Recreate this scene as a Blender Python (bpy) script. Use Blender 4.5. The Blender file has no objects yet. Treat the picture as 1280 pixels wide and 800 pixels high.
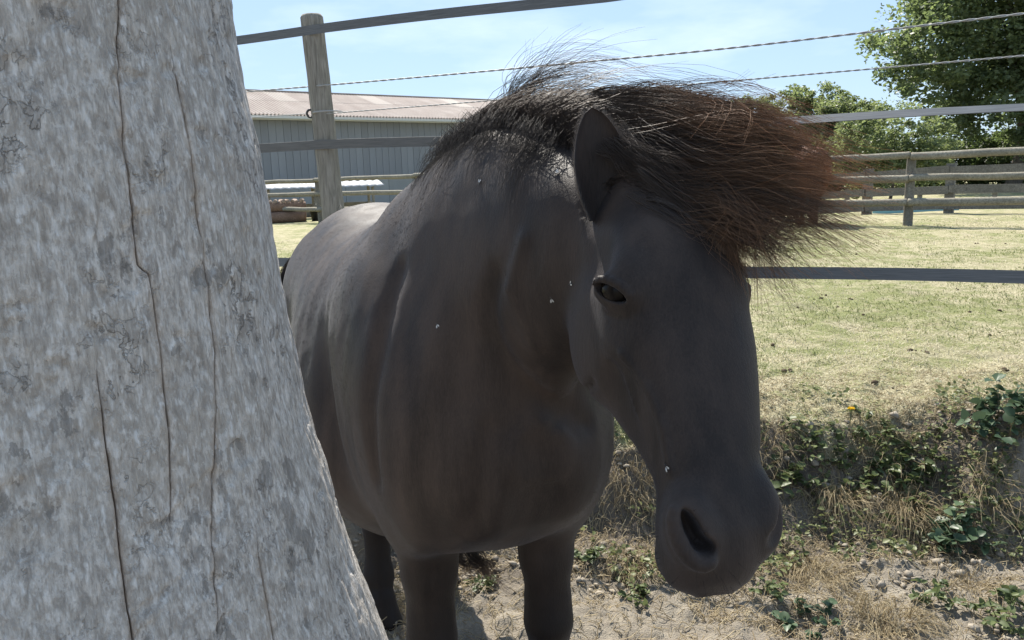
import bpy, bmesh, math, random
import numpy as np
from mathutils import Vector, Matrix
random.seed(7)
RNG = np.random.default_rng(11)
S = bpy.context.scene
COL = S.collection
R = math.radians

# ------------------------------------------------------------------ camera
EYE = 1.39
FPX = 950.0
PITCH = math.atan(175 / FPX)
ROLL = R(2.0)
fw = np.array([0, math.cos(PITCH), -math.sin(PITCH)])
u0 = np.array([0, math.sin(PITCH), math.cos(PITCH)])
r0 = np.array([1.0, 0, 0])
c_up = u0 * math.cos(ROLL) + r0 * math.sin(ROLL)
c_rt = r0 * math.cos(ROLL) - u0 * math.sin(ROLL)
cam = bpy.data.objects.new('camera', bpy.data.cameras.new('camera'))
COL.objects.link(cam)
M = Matrix.Identity(4)
for i in range(3):
    M[i][0], M[i][1], M[i][2] = c_rt[i], c_up[i], -fw[i]
M[2][3] = EYE
cam.matrix_world = M
cam.data.sensor_width = 36
cam.data.lens = FPX / 1280 * 36
cam.data.clip_start = 0.05
cam.data.clip_end = 2000
S.camera = cam

# ------------------------------------------------------------------ light
SUN_AZ, SUN_EL = R(-14), R(50)          # azimuth from +Y, negative to the left
W = bpy.data.worlds.new('World')
S.world = W
W.use_nodes = True
wn, wl = W.node_tree.nodes, W.node_tree.links
bg = wn['Background']
sky = wn.new('ShaderNodeTexSky')
sky.sky_type = 'NISHITA'
sky.sun_disc = False
sky.sun_elevation = SUN_EL
sky.sun_rotation = SUN_AZ
sky.dust_density = 0.2
sky.ozone_density = 1.6
tc = wn.new('ShaderNodeTexCoord')
mp = wn.new('ShaderNodeMapping')
mp.inputs['Scale'].default_value = (2.0, 2.0, 7.0)
cn = wn.new('ShaderNodeTexNoise')
cn.inputs['Scale'].default_value = 2.2
cn.inputs['Detail'].default_value = 6
cn.inputs['Roughness'].default_value = 0.55
cr = wn.new('ShaderNodeMapRange')
cr.inputs['From Min'].default_value = 0.48
cr.inputs['From Max'].default_value = 0.85
cr.inputs['To Max'].default_value = 0.35
mx = wn.new('ShaderNodeMixRGB')
mx.inputs['Color2'].default_value = (7.2, 7.6, 8.2, 1)
wl.new(tc.outputs['Generated'], mp.inputs['Vector'])
wl.new(mp.outputs['Vector'], cn.inputs['Vector'])
wl.new(cn.outputs['Fac'], cr.inputs['Value'])
wl.new(cr.outputs['Result'], mx.inputs['Fac'])
fl = wn.new('ShaderNodeMixRGB')
fl.inputs['Fac'].default_value = 0.78
fl.inputs['Color2'].default_value = (2.45, 3.4, 4.75, 1)
wl.new(sky.outputs['Color'], fl.inputs['Color1'])
wl.new(fl.outputs['Color'], mx.inputs['Color1'])
wl.new(mx.outputs['Color'], bg.inputs['Color'])
bg.inputs['Strength'].default_value = 0.0505
sun = bpy.data.objects.new('sun', bpy.data.lights.new('sun', 'SUN'))
COL.objects.link(sun)
SD = Vector((math.sin(SUN_AZ) * math.cos(SUN_EL), math.cos(SUN_AZ) * math.cos(SUN_EL), math.sin(SUN_EL)))
sun.rotation_euler = SD.to_track_quat('Z', 'Y').to_euler()
sun.data.energy = 2.55
sun.data.angle = R(0.5)
sun.data.color = (1.0, 0.94, 0.84)
S.view_settings.view_transform = 'Standard'
S.view_settings.look = 'None'
S.view_settings.exposure = 2.05
S.view_settings.gamma = 1.0
S.cycles.max_bounces = 8
S.cycles.transparent_max_bounces = 12

# ------------------------------------------------------------------ helpers
def at(px, py, d):
    """a point d metres ahead (world Y) seen in direction (px, py): used to plan positions"""
    k = c_rt * ((px - 640) / FPX) + c_up * ((400 - py) / FPX) + fw
    return np.array([0, 0, EYE]) + k * (d / k[1])

def tag(o, label=None, cat=None, group=None, kind=None):
    if label: o['label'] = label
    if cat: o['category'] = cat
    if group: o['group'] = group
    if kind: o['kind'] = kind
    return o

def empty(name, loc=(0, 0, 0), rz=0):
    o = bpy.data.objects.new(name, None)
    COL.objects.link(o)
    o.location = loc
    o.rotation_euler = (0, 0, rz)
    o.empty_display_size = 0.1
    return o

def link(name, me, parent=None):
    o = bpy.data.objects.new(name, me)
    COL.objects.link(o)
    if parent is not None:
        o.parent = parent
    return o

def mesh(name, v, f, mat, smooth=True, attrs=None):
    """f: list of faces, or int array (n, k)"""
    me = bpy.data.meshes.new(name)
    v = np.asarray(v, dtype=np.float32)
    if isinstance(f, np.ndarray):
        n, k = f.shape
        me.vertices.add(len(v))
        me.vertices.foreach_set('co', v.ravel())
        me.loops.add(n * k)
        me.loops.foreach_set('vertex_index', f.ravel().astype(np.int32))
        me.polygons.add(n)
        me.polygons.foreach_set('loop_start', np.arange(0, n * k, k, dtype=np.int32))
        me.update(calc_edges=True)
    else:
        me.from_pydata(v.tolist(), [], f)
    me.validate()
    if smooth:
        me.polygons.foreach_set('use_smooth', np.ones(len(me.polygons), dtype=bool))
    for an, av in (attrs or {}).items():
        a = me.attributes.new(an, 'FLOAT', 'POINT')
        a.data.foreach_set('value', np.asarray(av, dtype=np.float32))
    me.materials.append(mat)
    return me

def copy_tree(root):
    c = root.copy()
    COL.objects.link(c)
    for ch in list(root.children):
        d = ch.copy()
        COL.objects.link(d)
        d.parent = c
        for g in list(ch.children):
            e = g.copy()
            COL.objects.link(e)
            e.parent = d
    return c

def sstep(a, b, x):
    t = np.clip((x - a) / (b - a), 0, 1)
    return t * t * (3 - 2 * t)

_tab = np.random.default_rng(3).random(4096).astype(np.float32)
def vnoise(x, y, z=0.0):
    x, y, z = np.broadcast_arrays(np.asarray(x, float), np.asarray(y, float), np.asarray(z, float))
    xi, yi, zi = np.floor(x).astype(int), np.floor(y).astype(int), np.floor(z).astype(int)
    xf, yf, zf = x - xi, y - yi, z - zi
    xf, yf, zf = [t * t * (3 - 2 * t) for t in (xf, yf, zf)]
    def h(a, b, c):
        return _tab[(a * 7919 + b * 104729 + c * 1299709) & 4095]
    r = 0
    for dx in (0, 1):
        for dy in (0, 1):
            for dz in (0, 1):
                w = (xf if dx else 1 - xf) * (yf if dy else 1 - yf) * (zf if dz else 1 - zf)
                r = r + w * h(xi + dx, yi + dy, zi + dz)
    return r
def fbm(x, y, z=0.0, o=4):
    r, a, s = 0, 0.5, 1.0
    for i in range(o):
        r = r + a * vnoise(np.asarray(x) * s + 17.3 * i, np.asarray(y) * s + 5.1 * i, np.asarray(z) * s)
        a *= 0.5
        s *= 2.03
    return r / (1 - 0.5 ** o)

class Mat:
    """small node builder round one Principled BSDF"""
    def __init__(self, name, color=(0.5, 0.5, 0.5), rough=0.8, spec=0.3):
        self.m = bpy.data.materials.new(name)
        self.m.use_nodes = True
        self.n, self.l = self.m.node_tree.nodes, self.m.node_tree.links
        self.b = self.n['Principled BSDF']
        self.out = self.n['Material Output']
        self.set('Base Color', (*color, 1))
        self.set('Roughness', rough)
        self.set('Specular IOR Level', spec)
    def set(self, k, v):
        self.b.inputs[k].default_value = v
    def node(self, t, **kw):
        n = self.n.new(t)
        for k, v in kw.items():
            setattr(n, k, v)
        return n
    def coord(self, scale=(1, 1, 1), kind='Object'):
        t = self.node('ShaderNodeTexCoord')
        m = self.node('ShaderNodeMapping')
        m.inputs['Scale'].default_value = scale
        self.l.new(t.outputs[kind], m.inputs['Vector'])
        return m.outputs['Vector']
    def noise(self, vec, scale, detail=4, rough=0.55, dist=0.0):
        n = self.node('ShaderNodeTexNoise')
        n.inputs['Scale'].default_value = scale
        n.inputs['Detail'].default_value = detail
        n.inputs['Roughness'].default_value = rough
        n.inputs['Distortion'].default_value = dist
        if vec is not None:
            self.l.new(vec, n.inputs['Vector'])
        return n.outputs['Fac']
    def attr(self, name):
        a = self.node('ShaderNodeAttribute')
        a.attribute_name = name
        return a.outputs['Fac']
    def ramp(self, fac, stops):
        r = self.node('ShaderNodeValToRGB')
        els = r.color_ramp.elements
        while len(els) < len(stops):
            els.new(0.5)
        for e, (p, c) in zip(els, stops):
            e.position = p
            e.color = (*c, 1) if len(c) == 3 else c
        self.l.new(fac, r.inputs['Fac'])
        return r.outputs['Color']
    def rng(self, fac, a, b, c=0.0, d=1.0):
        r = self.node('ShaderNodeMapRange')
        for k, v in zip(('From Min', 'From Max', 'To Min', 'To Max'), (a, b, c, d)):
            r.inputs[k].default_value = v
        self.l.new(fac, r.inputs['Value'])
        return r.outputs['Result']
    def mix(self, fac, a, b, mode='MIX'):
        x = self.node('ShaderNodeMixRGB', blend_type=mode)
        for k, v in (('Fac', fac), ('Color1', a), ('Color2', b)):
            if hasattr(v, 'node'):
                self.l.new(v, x.inputs[k])
            else:
                x.inputs[k].default_value = v if k == 'Fac' else (*v, 1)
        return x.outputs['Color']
    def math(self, op, a, b=0.0):
        x = self.node('ShaderNodeMath', operation=op)
        for i, v in enumerate((a, b)):
            if hasattr(v, 'node'):
                self.l.new(v, x.inputs[i])
            else:
                x.inputs[i].default_value = v
        return x.outputs[0]
    def to(self, sock, key):
        self.l.new(sock, self.b.inputs[key])
    def bump(self, h, strength=0.3, dist=0.01, after=None):
        b = self.node('ShaderNodeBump')
        b.inputs['Strength'].default_value = strength
        b.inputs['Distance'].default_value = dist
        self.l.new(h, b.inputs['Height'])
        if after is not None:
            self.l.new(after, b.inputs['Normal'])
        self.l.new(b.outputs['Normal'], self.b.inputs['Normal'])
        return b.outputs['Normal']
    def translucent(self, fac, color_sock=None, color=(0.3, 0.3, 0.1)):
        t = self.node('ShaderNodeBsdfTranslucent')
        if color_sock is not None:
            self.l.new(color_sock, t.inputs['Color'])
        else:
            t.inputs['Color'].default_value = (*color, 1)
        x = self.node('ShaderNodeMixShader')
        if hasattr(fac, 'node'):
            self.l.new(fac, x.inputs['Fac'])
        else:
            x.inputs['Fac'].default_value = fac
        self.l.new(self.b.outputs[0], x.inputs[1])
        self.l.new(t.outputs[0], x.inputs[2])
        self.l.new(x.outputs[0], self.out.inputs['Surface'])

def tubes(paths, radii, sides=3):
    """paths (N,K,3), radii (N,K) -> verts, quad faces"""
    P = np.asarray(paths, float)
    N, K, _ = P.shape
    T = np.gradient(P, axis=1)
    T /= np.linalg.norm(T, axis=2, keepdims=True) + 1e-9
    ref = np.zeros((N, 1, 3)) + np.array([0.31, 0.22, 0.925])
    par = np.abs((T * ref).sum(2, keepdims=True)).max(1, keepdims=True) > 0.93
    ref = np.where(par, np.array([0.95, 0.3, 0.05]), ref)
    A = np.cross(T, ref)
    A /= np.linalg.norm(A, axis=2, keepdims=True) + 1e-9
    B = np.cross(T, A)
    rad = np.broadcast_to(np.asarray(radii, float), (N, K))[..., None]
    V = []
    for s in range(sides):
        a = 2 * math.pi * s / sides
        V.append(P + rad * (A * math.cos(a) + B * math.sin(a)))
    V = np.stack(V, 2).reshape(-1, 3)
    idx = np.arange(N * K * sides).reshape(N, K, sides)
    F = []
    for s in range(sides):
        t = (s + 1) % sides
        F.append(np.stack([idx[:, :-1, s], idx[:, :-1, t], idx[:, 1:, t], idx[:, 1:, s]], -1).reshape(-1, 4))
    return V, np.concatenate(F)

def resample(ctrl, K):
    """ctrl (N,C,3) -> (N,K,3) Catmull-Rom"""
    C = np.asarray(ctrl, float)
    n = C.shape[1]
    ext = np.concatenate([2 * C[:, :1] - C[:, 1:2], C, 2 * C[:, -1:] - C[:, -2:-1]], 1)
    t = np.linspace(0, n - 1, K)
    i = np.minimum(t.astype(int), n - 2)
    u = (t - i)[None, :, None]
    p0, p1, p2, p3 = ext[:, i], ext[:, i + 1], ext[:, i + 2], ext[:, i + 3]
    return 0.5 * (2 * p1 + (p2 - p0) * u + (2 * p0 - 5 * p1 + 4 * p2 - p3) * u ** 2 + (3 * p1 - p0 - 3 * p2 + p3) * u ** 3)

def box(v, f, c, sx, sy, sz, rot=None):
    """append a box to lists"""
    b = len(v)
    for x in (-1, 1):
        for y in (-1, 1):
            for z in (-1, 1):
                p = np.array([x * sx / 2, y * sy / 2, z * sz / 2])
                if rot is not None:
                    p = rot @ p
                v.append(tuple(np.asarray(c) + p))
    for q in ((0, 1, 3, 2), (4, 6, 7, 5), (0, 4, 5, 1), (2, 3, 7, 6), (0, 2, 6, 4), (1, 5, 7, 3)):
        f.append(tuple(b + i for i in q))

def rotz(a):
    c, s = math.cos(a), math.sin(a)
    return np.array([[c, -s, 0], [s, c, 0], [0, 0, 1.0]])

def pole(p0, p1, r0_, r1_, n=10, rings=8, wob=0.0, seed=0, cap=0.3):
    """round timber between two points with slightly uneven, chamfered ends"""
    p0, p1 = np.asarray(p0, float), np.asarray(p1, float)
    ax = p1 - p0
    L = np.linalg.norm(ax)
    ax = ax / L
    a = np.cross(ax, [0.3, 0.1, 0.9] if abs(ax[2]) < 0.8 else [1, 0.2, 0])
    a /= np.linalg.norm(a)
    b = np.cross(ax, a)
    g = np.random.default_rng(seed)
    ts = [0, 0.006] + list(np.linspace(0.02, 0.98, rings)) + [0.994, 1]
    V, F = [], []
    for j, t in enumerate(ts):
        rr = r0_ + (r1_ - r0_) * t
        if j in (0, len(ts) - 1):
            rr *= 1 - cap
        off = wob * rr * (g.random(2) - 0.5)
        for i in range(n):
            th = 2 * math.pi * i / n
            k = rr * (1 + 0.05 * math.sin(2 * th + seed) + wob * 0.25 * (g.random() - 0.5))
            V.append(p0 + ax * L * t + a * (math.cos(th) * k + off[0]) + b * (math.sin(th) * k + off[1]))
    m = len(ts)
    for j in range(m - 1):
        for i in range(n):
            k = (i + 1) % n
            F.append((j * n + i, j * n + k, (j + 1) * n + k, (j + 1) * n + i))
    F.append(tuple(range(n))[::-1])
    F.append(tuple((m - 1) * n + i for i in range(n)))
    return V, F

# ------------------------------------------------------------------ ground
FIELD = 0.37
def ground_z(x, y):
    x, y = np.asarray(x, float), np.asarray(y, float)
    foot = 2.62 + 0.16 * np.sin(x * 1.7 + 0.6) + 0.35 * (fbm(x * 1.6, y * 0.4, 2.0) - 0.5)
    t = np.clip((y - foot) / (0.58 + 0.30 * (vnoise(x * 2.1, 4.0) - 0.5)), 0, 1)
    t = t ** 0.8
    t = t * t * (3 - 2 * t)
    z = FIELD * t
    bank = np.clip(1 - np.abs(t - 0.5) * 1.6, 0, 1)
    near = np.exp(-np.maximum(y - 4, 0) / 8)
    z = z + bank * (0.26 * (fbm(x * 3.2, y * 3.2, 1.0) - 0.5) + 0.11 * (fbm(x * 11, y * 11, 3.0, 3) - 0.5))
    rough = (1 - sstep(2.9, 4.2, y)) * near
    z = z + rough * (0.07 * (fbm(x * 6, y * 6, 7.0) - 0.5) + 0.075 * (np.abs(fbm(x * 15, y * 15, 5.0, 3) - 0.5)))
    z = z + 0.10 * near * (fbm(x * 0.9, y * 0.9, 9.0, 3) - 0.5) * sstep(3.3, 4.5, y)
    z = z + 0.05 * (fbm(x * 0.35, y * 0.35, 4.0, 2) - 0.5) * sstep(5, 9, y)
    z = z - 0.42 * sstep(16.8, 23, y) * sstep(2, 6, x)
    return z

def build_ground():
    def graded(core0, core1, step, out, g):
        a = list(np.arange(core0, core1 + 1e-6, step))
        s = step
        while a[-1] < out[1]:
            s *= g
            a.append(a[-1] + s)
        s = step
        b = []
        x = core0
        while x > out[0]:
            s *= g
            x -= s
            b.append(x)
        return np.array(b[::-1] + a)
    xs = graded(-1.1, 2.5, 0.0125, (-500, 500), 1.09)
    ys = graded(2.0, 3.9, 0.0125, (-40, 900), 1.045)
    X, Y = np.meshgrid(xs, ys, indexing='ij')
    Z = ground_z(X, Y)
    nx, ny = X.shape
    idx = np.arange(nx * ny).reshape(nx, ny)
    F = np.stack([idx[:-1, :-1], idx[1:, :-1], idx[1:, 1:], idx[:-1, 1:]], -1).reshape(-1, 4)
    m = Mat('ground', rough=0.95, spec=0.15)
    v1 = m.coord((1, 1, 1))
    big = m.noise(v1, 0.55, 5, 0.6)
    mid = m.noise(v1, 5.5, 6, 0.65)
    fine = m.noise(v1, 46, 4, 0.7)
    straw = m.noise(m.coord((1, 0.55, 1)), 90, 3, 0.7)
    dirt = m.ramp(mid, [(0.25, (0.13, 0.112, 0.092)), (0.5, (0.215, 0.188, 0.152)), (0.75, (0.33, 0.295, 0.235))])
    dirt = m.mix(m.rng(fine, 0.3, 0.75, 0.0, 0.55), dirt, (0.36, 0.32, 0.255))
    shaded_soil = m.ramp(fine, [(0.3, (0.10, 0.083, 0.067)), (0.7, (0.20, 0.17, 0.135))])  # moist earth, darkened further to put the bank's shade into its colour
    dirt = m.mix(m.attr('shaded_soil'), dirt, shaded_soil)
    dry = m.ramp(straw, [(0.28, (0.14, 0.115, 0.06)), (0.48, (0.33, 0.295, 0.185)), (0.70, (0.56, 0.51, 0.36))])
    green = m.ramp(fine, [(0.3, (0.085, 0.115, 0.03)), (0.7, (0.21, 0.23, 0.075))])
    gm = m.math('ADD', m.rng(big, 0.42, 0.66), m.rng(mid, 0.42, 0.62, -0.35, 0.55))
    grass = m.mix(m.rng(gm, 0.0, 0.9, 0.0, 0.75), dry, green)
    bare = m.noise(v1, 1.9, 5, 0.6)
    grass = m.mix(m.rng(bare, 0.60, 0.74, 0.0, 0.8), grass, (0.30, 0.265, 0.19))
    a = m.attr('grassy')
    edge = m.math('ADD', a, m.rng(mid, 0.2, 0.8, -0.4, 0.4))
    col = m.mix(m.rng(edge, 0.35, 0.65), dirt, grass)
    m.to(col, 'Base Color')
    hgt = m.math('ADD', m.math('MULTIPLY', fine, 0.6), m.noise(v1, 170, 3, 0.7))
    m.bump(hgt, 0.9, 0.012)
    g = sstep(2.86, 3.22, Y + 0.5 * (fbm(X * 2.2, Y * 2.2, 8.0) - 0.5))
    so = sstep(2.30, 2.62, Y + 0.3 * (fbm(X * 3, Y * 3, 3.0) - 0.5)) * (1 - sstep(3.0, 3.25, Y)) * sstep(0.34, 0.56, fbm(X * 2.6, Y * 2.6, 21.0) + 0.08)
    me = mesh('ground', np.stack([X, Y, Z], -1).reshape(-1, 3), F, m.m, attrs={'grassy': g.ravel(), 'shaded_soil': so.ravel()})
    o = link('ground', me)
    tag(o, 'dry pasture ground dropping over an eroded earth bank to bare dirt', kind='structure')
build_ground()

# ------------------------------------------------------------------ pony body (one continuous surface from an implicit shape)
class Loft:
    """straight axis, section = superellipse with its own centre shift and half sizes at each station"""
    def __init__(self, O, A, U, knots):
        self.O = np.asarray(O, float)
        self.A = np.asarray(A, float) / np.linalg.norm(A)
        U = np.asarray(U, float) - self.A * np.dot(U, self.A)
        self.U = U / np.linalg.norm(U)
        self.V = np.cross(self.U, self.A)
        k = np.array(knots, float)
        s = k[:, 0]
        ts = np.linspace(s[0], s[-1], 400)
        # monotone cubic through the stations
        out = []
        for c in range(1, k.shape[1]):
            y = k[:, c]
            d = np.diff(y) / np.diff(s)
            mm = np.zeros(len(y))
            mm[0], mm[-1] = d[0], d[-1]
            for i in range(1, len(y) - 1):
                mm[i] = 0 if d[i - 1] * d[i] <= 0 else 2 * d[i - 1] * d[i] / (d[i - 1] + d[i])
            i = np.clip(np.searchsorted(s, ts, 'right') - 1, 0, len(s) - 2)
            h = s[i + 1] - s[i]
            t = (ts - s[i]) / h
            out.append((2 * t**3 - 3 * t**2 + 1) * y[i] + (t**3 - 2 * t**2 + t) * h * mm[i] + (-2 * t**3 + 3 * t**2) * y[i + 1] + (t**3 - t**2) * h * mm[i + 1])
        self.s, self.tab = ts, out
        r = max(k[:, 2].max(), k[:, 3].max(), k[:, 4].max()) + np.abs(k[:, 1]).max()
        e0, e1 = self.O + self.A * s[0], self.O + self.A * s[-1]
        self.lo, self.hi = np.minimum(e0, e1) - r, np.maximum(e0, e1) + r
    def __call__(self, P):
        d = P - self.O
        s = d @ self.A
        sc = np.clip(s, self.s[0], self.s[-1])
        cu, hp, hm, hv, e, cv = [np.interp(sc, self.s, t) for t in self.tab]
        u = d @ self.U - cu
        v = d @ self.V - cv
        hu = np.where(u > 0, hp, hm)
        q = (np.abs(u / hu) ** e + np.abs(v / hv) ** e) ** (1 / e)
        q = np.maximum(q, 0.02)
        r = np.sqrt(u * u + v * v) + 1e-6
        g = r * (1 - 1 / q)
        g = np.maximum(g, -np.minimum(hu, hv))
        ds = np.abs(s - sc)
        return np.where(ds > 0, np.sqrt(np.maximum(g, 0) ** 2 + ds * ds), g)
    def pt(self, s, u, v):
        cu = np.interp(s, self.s, self.tab[0])
        cv = np.interp(s, self.s, self.tab[5])
        return self.O + np.multiply.outer(s, self.A) + np.multiply.outer(u + cu, self.U) + np.multiply.outer(v + cv, self.V)

class Ell:
    def __init__(self, c, ax, r):
        self.c = np.asarray(c, float)
        self.X = np.array([a / np.linalg.norm(a) for a in np.asarray(ax, float)])
        self.r = np.asarray(r, float)
        m = self.r.max()
        self.lo, self.hi = self.c - m, self.c + m
    def __call__(self, P):
        p = (P - self.c) @ self.X.T
        k0 = np.sqrt(((p / self.r) ** 2).sum(-1)) + 1e-9
        k1 = np.sqrt(((p / self.r ** 2) ** 2).sum(-1)) + 1e-9
        return k0 * (k0 - 1) / k1

class Caps:
    """chain of tapered capsules"""
    def __init__(self, pts, k=0.02):
        self.p = [(np.array(q[:3], float), q[3]) for q in pts]
        a = np.array([q[0] for q in self.p])
        r = max(q[1] for q in self.p)
        self.lo, self.hi = a.min(0) - r, a.max(0) + r
        self.k = k
    def __call__(self, P):
        out = None
        for (a, ra), (b, rb) in zip(self.p[:-1], self.p[1:]):
            ab = b - a
            t = np.clip(((P - a) @ ab) / (ab @ ab), 0, 1)
            d = np.linalg.norm(P - a - t[..., None] * ab, axis=-1) - (ra + (rb - ra) * t)
            out = d if out is None else smin(out, d, self.k)
        return out

def smin(a, b, k):
    h = np.clip(0.5 + 0.5 * (b - a) / k, 0, 1)
    return b + (a - b) * h - k * h * (1 - h)

# body axis: from the buttocks (far left) to the breast (near)
FD = np.array([0.404, -0.915, 0.0])
FD /= np.linalg.norm(FD)
SV = np.array([-FD[1], FD[0], 0.0])         # the pony's left = right in the picture
BB = np.array([-0.53, 2.61, 0.0])
def bp(s, v, z):
    return BB + FD * s + SV * v + np.array([0, 0, z])

body_l = Loft(BB, FD, (0, 0, 1), [
    # s, centre z, half up, half down, half width, exponent, side shift
    (-0.01, 1.02, 0.06, 0.08, 0.07, 2.0, 0),
    (0.05, 1.04, 0.20, 0.24, 0.17, 2.0, 0),
    (0.20, 1.02, 0.305, 0.33, 0.265, 2.1, 0),
    (0.40, 0.98, 0.350, 0.37, 0.285, 2.1, 0),
    (0.62, 0.95, 0.350, 0.43, 0.315, 2.0, 0),
    (0.85, 0.95, 0.405, 0.405, 0.292, 1.75, 0),
    (0.97, 0.95, 0.410, 0.375, 0.268, 1.75, 0),
    (1.15, 0.94, 0.285, 0.31, 0.245, 1.9, 0),
    (1.30, 0.90, 0.25, 0.235, 0.205, 2.2, 0),
    (1.385, 0.89, 0.14, 0.14, 0.12, 2.0, 0),
    (1.41, 0.90, 0.05, 0.05, 0.05, 2.0, 0)])
NK0, NK1 = np.array([-0.11, 1.62, 1.09]), np.array([0.150, 1.21, 1.295])
neck_l = Loft(NK0, NK1 - NK0, (0, 0, 1), [
    (-0.16, 0.0, 0.24, 0.24, 0.16, 2.0, 0),
    (0.0, 0.0, 0.315, 0.27, 0.185, 1.9, 0),
    (0.14, 0.0, 0.33, 0.26, 0.165, 1.85, 0),
    (0.28, 0.0, 0.31, 0.22, 0.135, 1.85, 0),
    (0.40, 0.0, 0.25, 0.175, 0.112, 1.9, 0),
    (0.52, 0.0, 0.15, 0.125, 0.092, 2.0, 0),
    (0.57, 0.0, 0.10, 0.09, 0.07, 2.0, 0)])

# head frame: L down the face, N out of the face, HS to the pony's left
PH = np.array([0.238, 1.100, 1.390])
HL = np.array([0.067, -0.509, -0.858]); HL /= np.linalg.norm(HL)
HN = np.array([0.358, -0.784, 0.506]); HN -= HL * (HN @ HL); HN /= np.linalg.norm(HN)
HS = np.cross(HN, HL)                        # +x: the pony's left
def hp(s, n, v):
    return PH + HL * s + HN * n + HS * v
head_l = Loft(PH, HL, HN, [
    # s, centre n, front, back, half width, exponent, side
    (-0.045, -0.075, 0.03, 0.03, 0.035, 2.0, 0),
    (-0.02, -0.075, 0.065, 0.055, 0.062, 2.1, 0),
    (0.04, -0.090, 0.10, 0.10, 0.086, 2.2, 0),
    (0.10, -0.075, 0.098, 0.145, 0.100, 2.3, 0),
    (0.165, -0.070, 0.092, 0.180, 0.104, 2.4, 0.002),
    (0.23, -0.065, 0.080, 0.188, 0.103, 2.3, 0.005),
    (0.30, -0.060, 0.069, 0.156, 0.092, 2.2, 0.007),
    (0.37, -0.058, 0.060, 0.098, 0.078, 2.2, 0.006),
    (0.43, -0.058, 0.055, 0.064, 0.066, 2.3, 0.001),
    (0.485, -0.060, 0.055, 0.066, 0.071, 2.4, -0.003),
    (0.518, -0.064, 0.050, 0.062, 0.062, 2.2, -0.006),
    (0.547, -0.068, 0.036, 0.050, 0.046, 2.1, -0.009),
    (0.562, -0.070, 0.012, 0.02, 0.024, 2.0, -0.010)])

ADD, CUT = [], []        # (shape, blend)
ADD.append((body_l, 0.0))
ADD.append((neck_l, 0.12))
ADD.append((head_l, 0.045))
for sgn in (-1, 1):
    # shoulder and thigh masses
    ADD.append((Ell(bp(1.08, sgn * 0.180, 0.92), [FD * 0.88 + np.array([0, 0, 0.47]), np.array([0, 0, 0.88]) - FD * 0.47, SV], (0.17, 0.30, 0.075)), 0.10))
    ADD.append((Ell(bp(1.215, sgn * 0.115, 0.86), [FD, (0, 0, 1), SV], (0.13, 0.17, 0.10)), 0.06))
    ADD.append((Ell(bp(0.16, sgn * 0.165, 0.92), [FD, (0, 0, 1), SV], (0.19, 0.30, 0.115)), 0.06))
    ADD.append((Ell(bp(0.70, sgn * 0.06, 0.80), [FD, (0, 0, 1), SV], (0.44, 0.31, 0.285)), 0.06))
    ADD.append((Ell(bp(1.33, sgn * 0.075, 0.85), [FD, (0, 0, 1), SV], (0.085, 0.12, 0.075)), 0.06))     # breast muscle
    CUT.append((Ell(bp(0.965, sgn * 0.305, 0.80), [FD * 0.9 + np.array([0, 0, 0.3]), np.array([0, 0, 0.95]) - FD * 0.3, SV], (0.022, 0.24, 0.030)), 0.06))   # behind the shoulder
def leg(pts, k=0.03):
    ADD.append((Caps(pts), k))
fl = [bp(1.185, -0.135, 0.0), bp(1.185, 0.135, 0.0)]
fl[0][:2] = (-0.200, 1.53); fl[1][:2] = (0.058, 1.585)
for b in fl:
    x, y = b[0], b[1]
    leg([(x, y + 0.02, 0.86, 0.105), (x, y + 0.01, 0.70, 0.088), (x, y, 0.56, 0.058), (x, y - 0.005, 0.45, 0.049), (x, y - 0.012, 0.405, 0.052), (x, y - 0.004, 0.35, 0.041), (x, y + 0.004, 0.20, 0.035), (x, y + 0.006, 0.145, 0.043), (x, y - 0.025, 0.085, 0.038)], 0.05)
    leg([(x, y - 0.03, 0.075, 0.043), (x, y - 0.05, 0.005, 0.058)], 0.02)
for x, y, dx, dy in ((-0.462, 2.27, -0.10, 0.07), (-0.29, 2.50, -0.02, 0.02)):
    leg([(x + dx, y + dy - 0.04, 0.80, 0.13), (x + dx * 0.7, y + dy, 0.62, 0.088), (x + 0.015, y + 0.075, 0.44, 0.054), (x + 0.01, y + 0.07, 0.40, 0.053), (x, y + 0.04, 0.30, 0.042), (x, y + 0.015, 0.17, 0.038), (x, y + 0.01, 0.14, 0.044), (x + 0.008, y - 0.02, 0.08, 0.038)], 0.06)
    leg([(x + 0.01, y - 0.025, 0.07, 0.043), (x + 0.02, y - 0.045, 0.005, 0.056)], 0.02)
leg([(*bp(0.03, 0, 1.22), 0.055), (*bp(-0.05, 0, 1.16), 0.045), (*bp(-0.075, 0, 1.0), 0.03)], 0.05)       # dock
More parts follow.
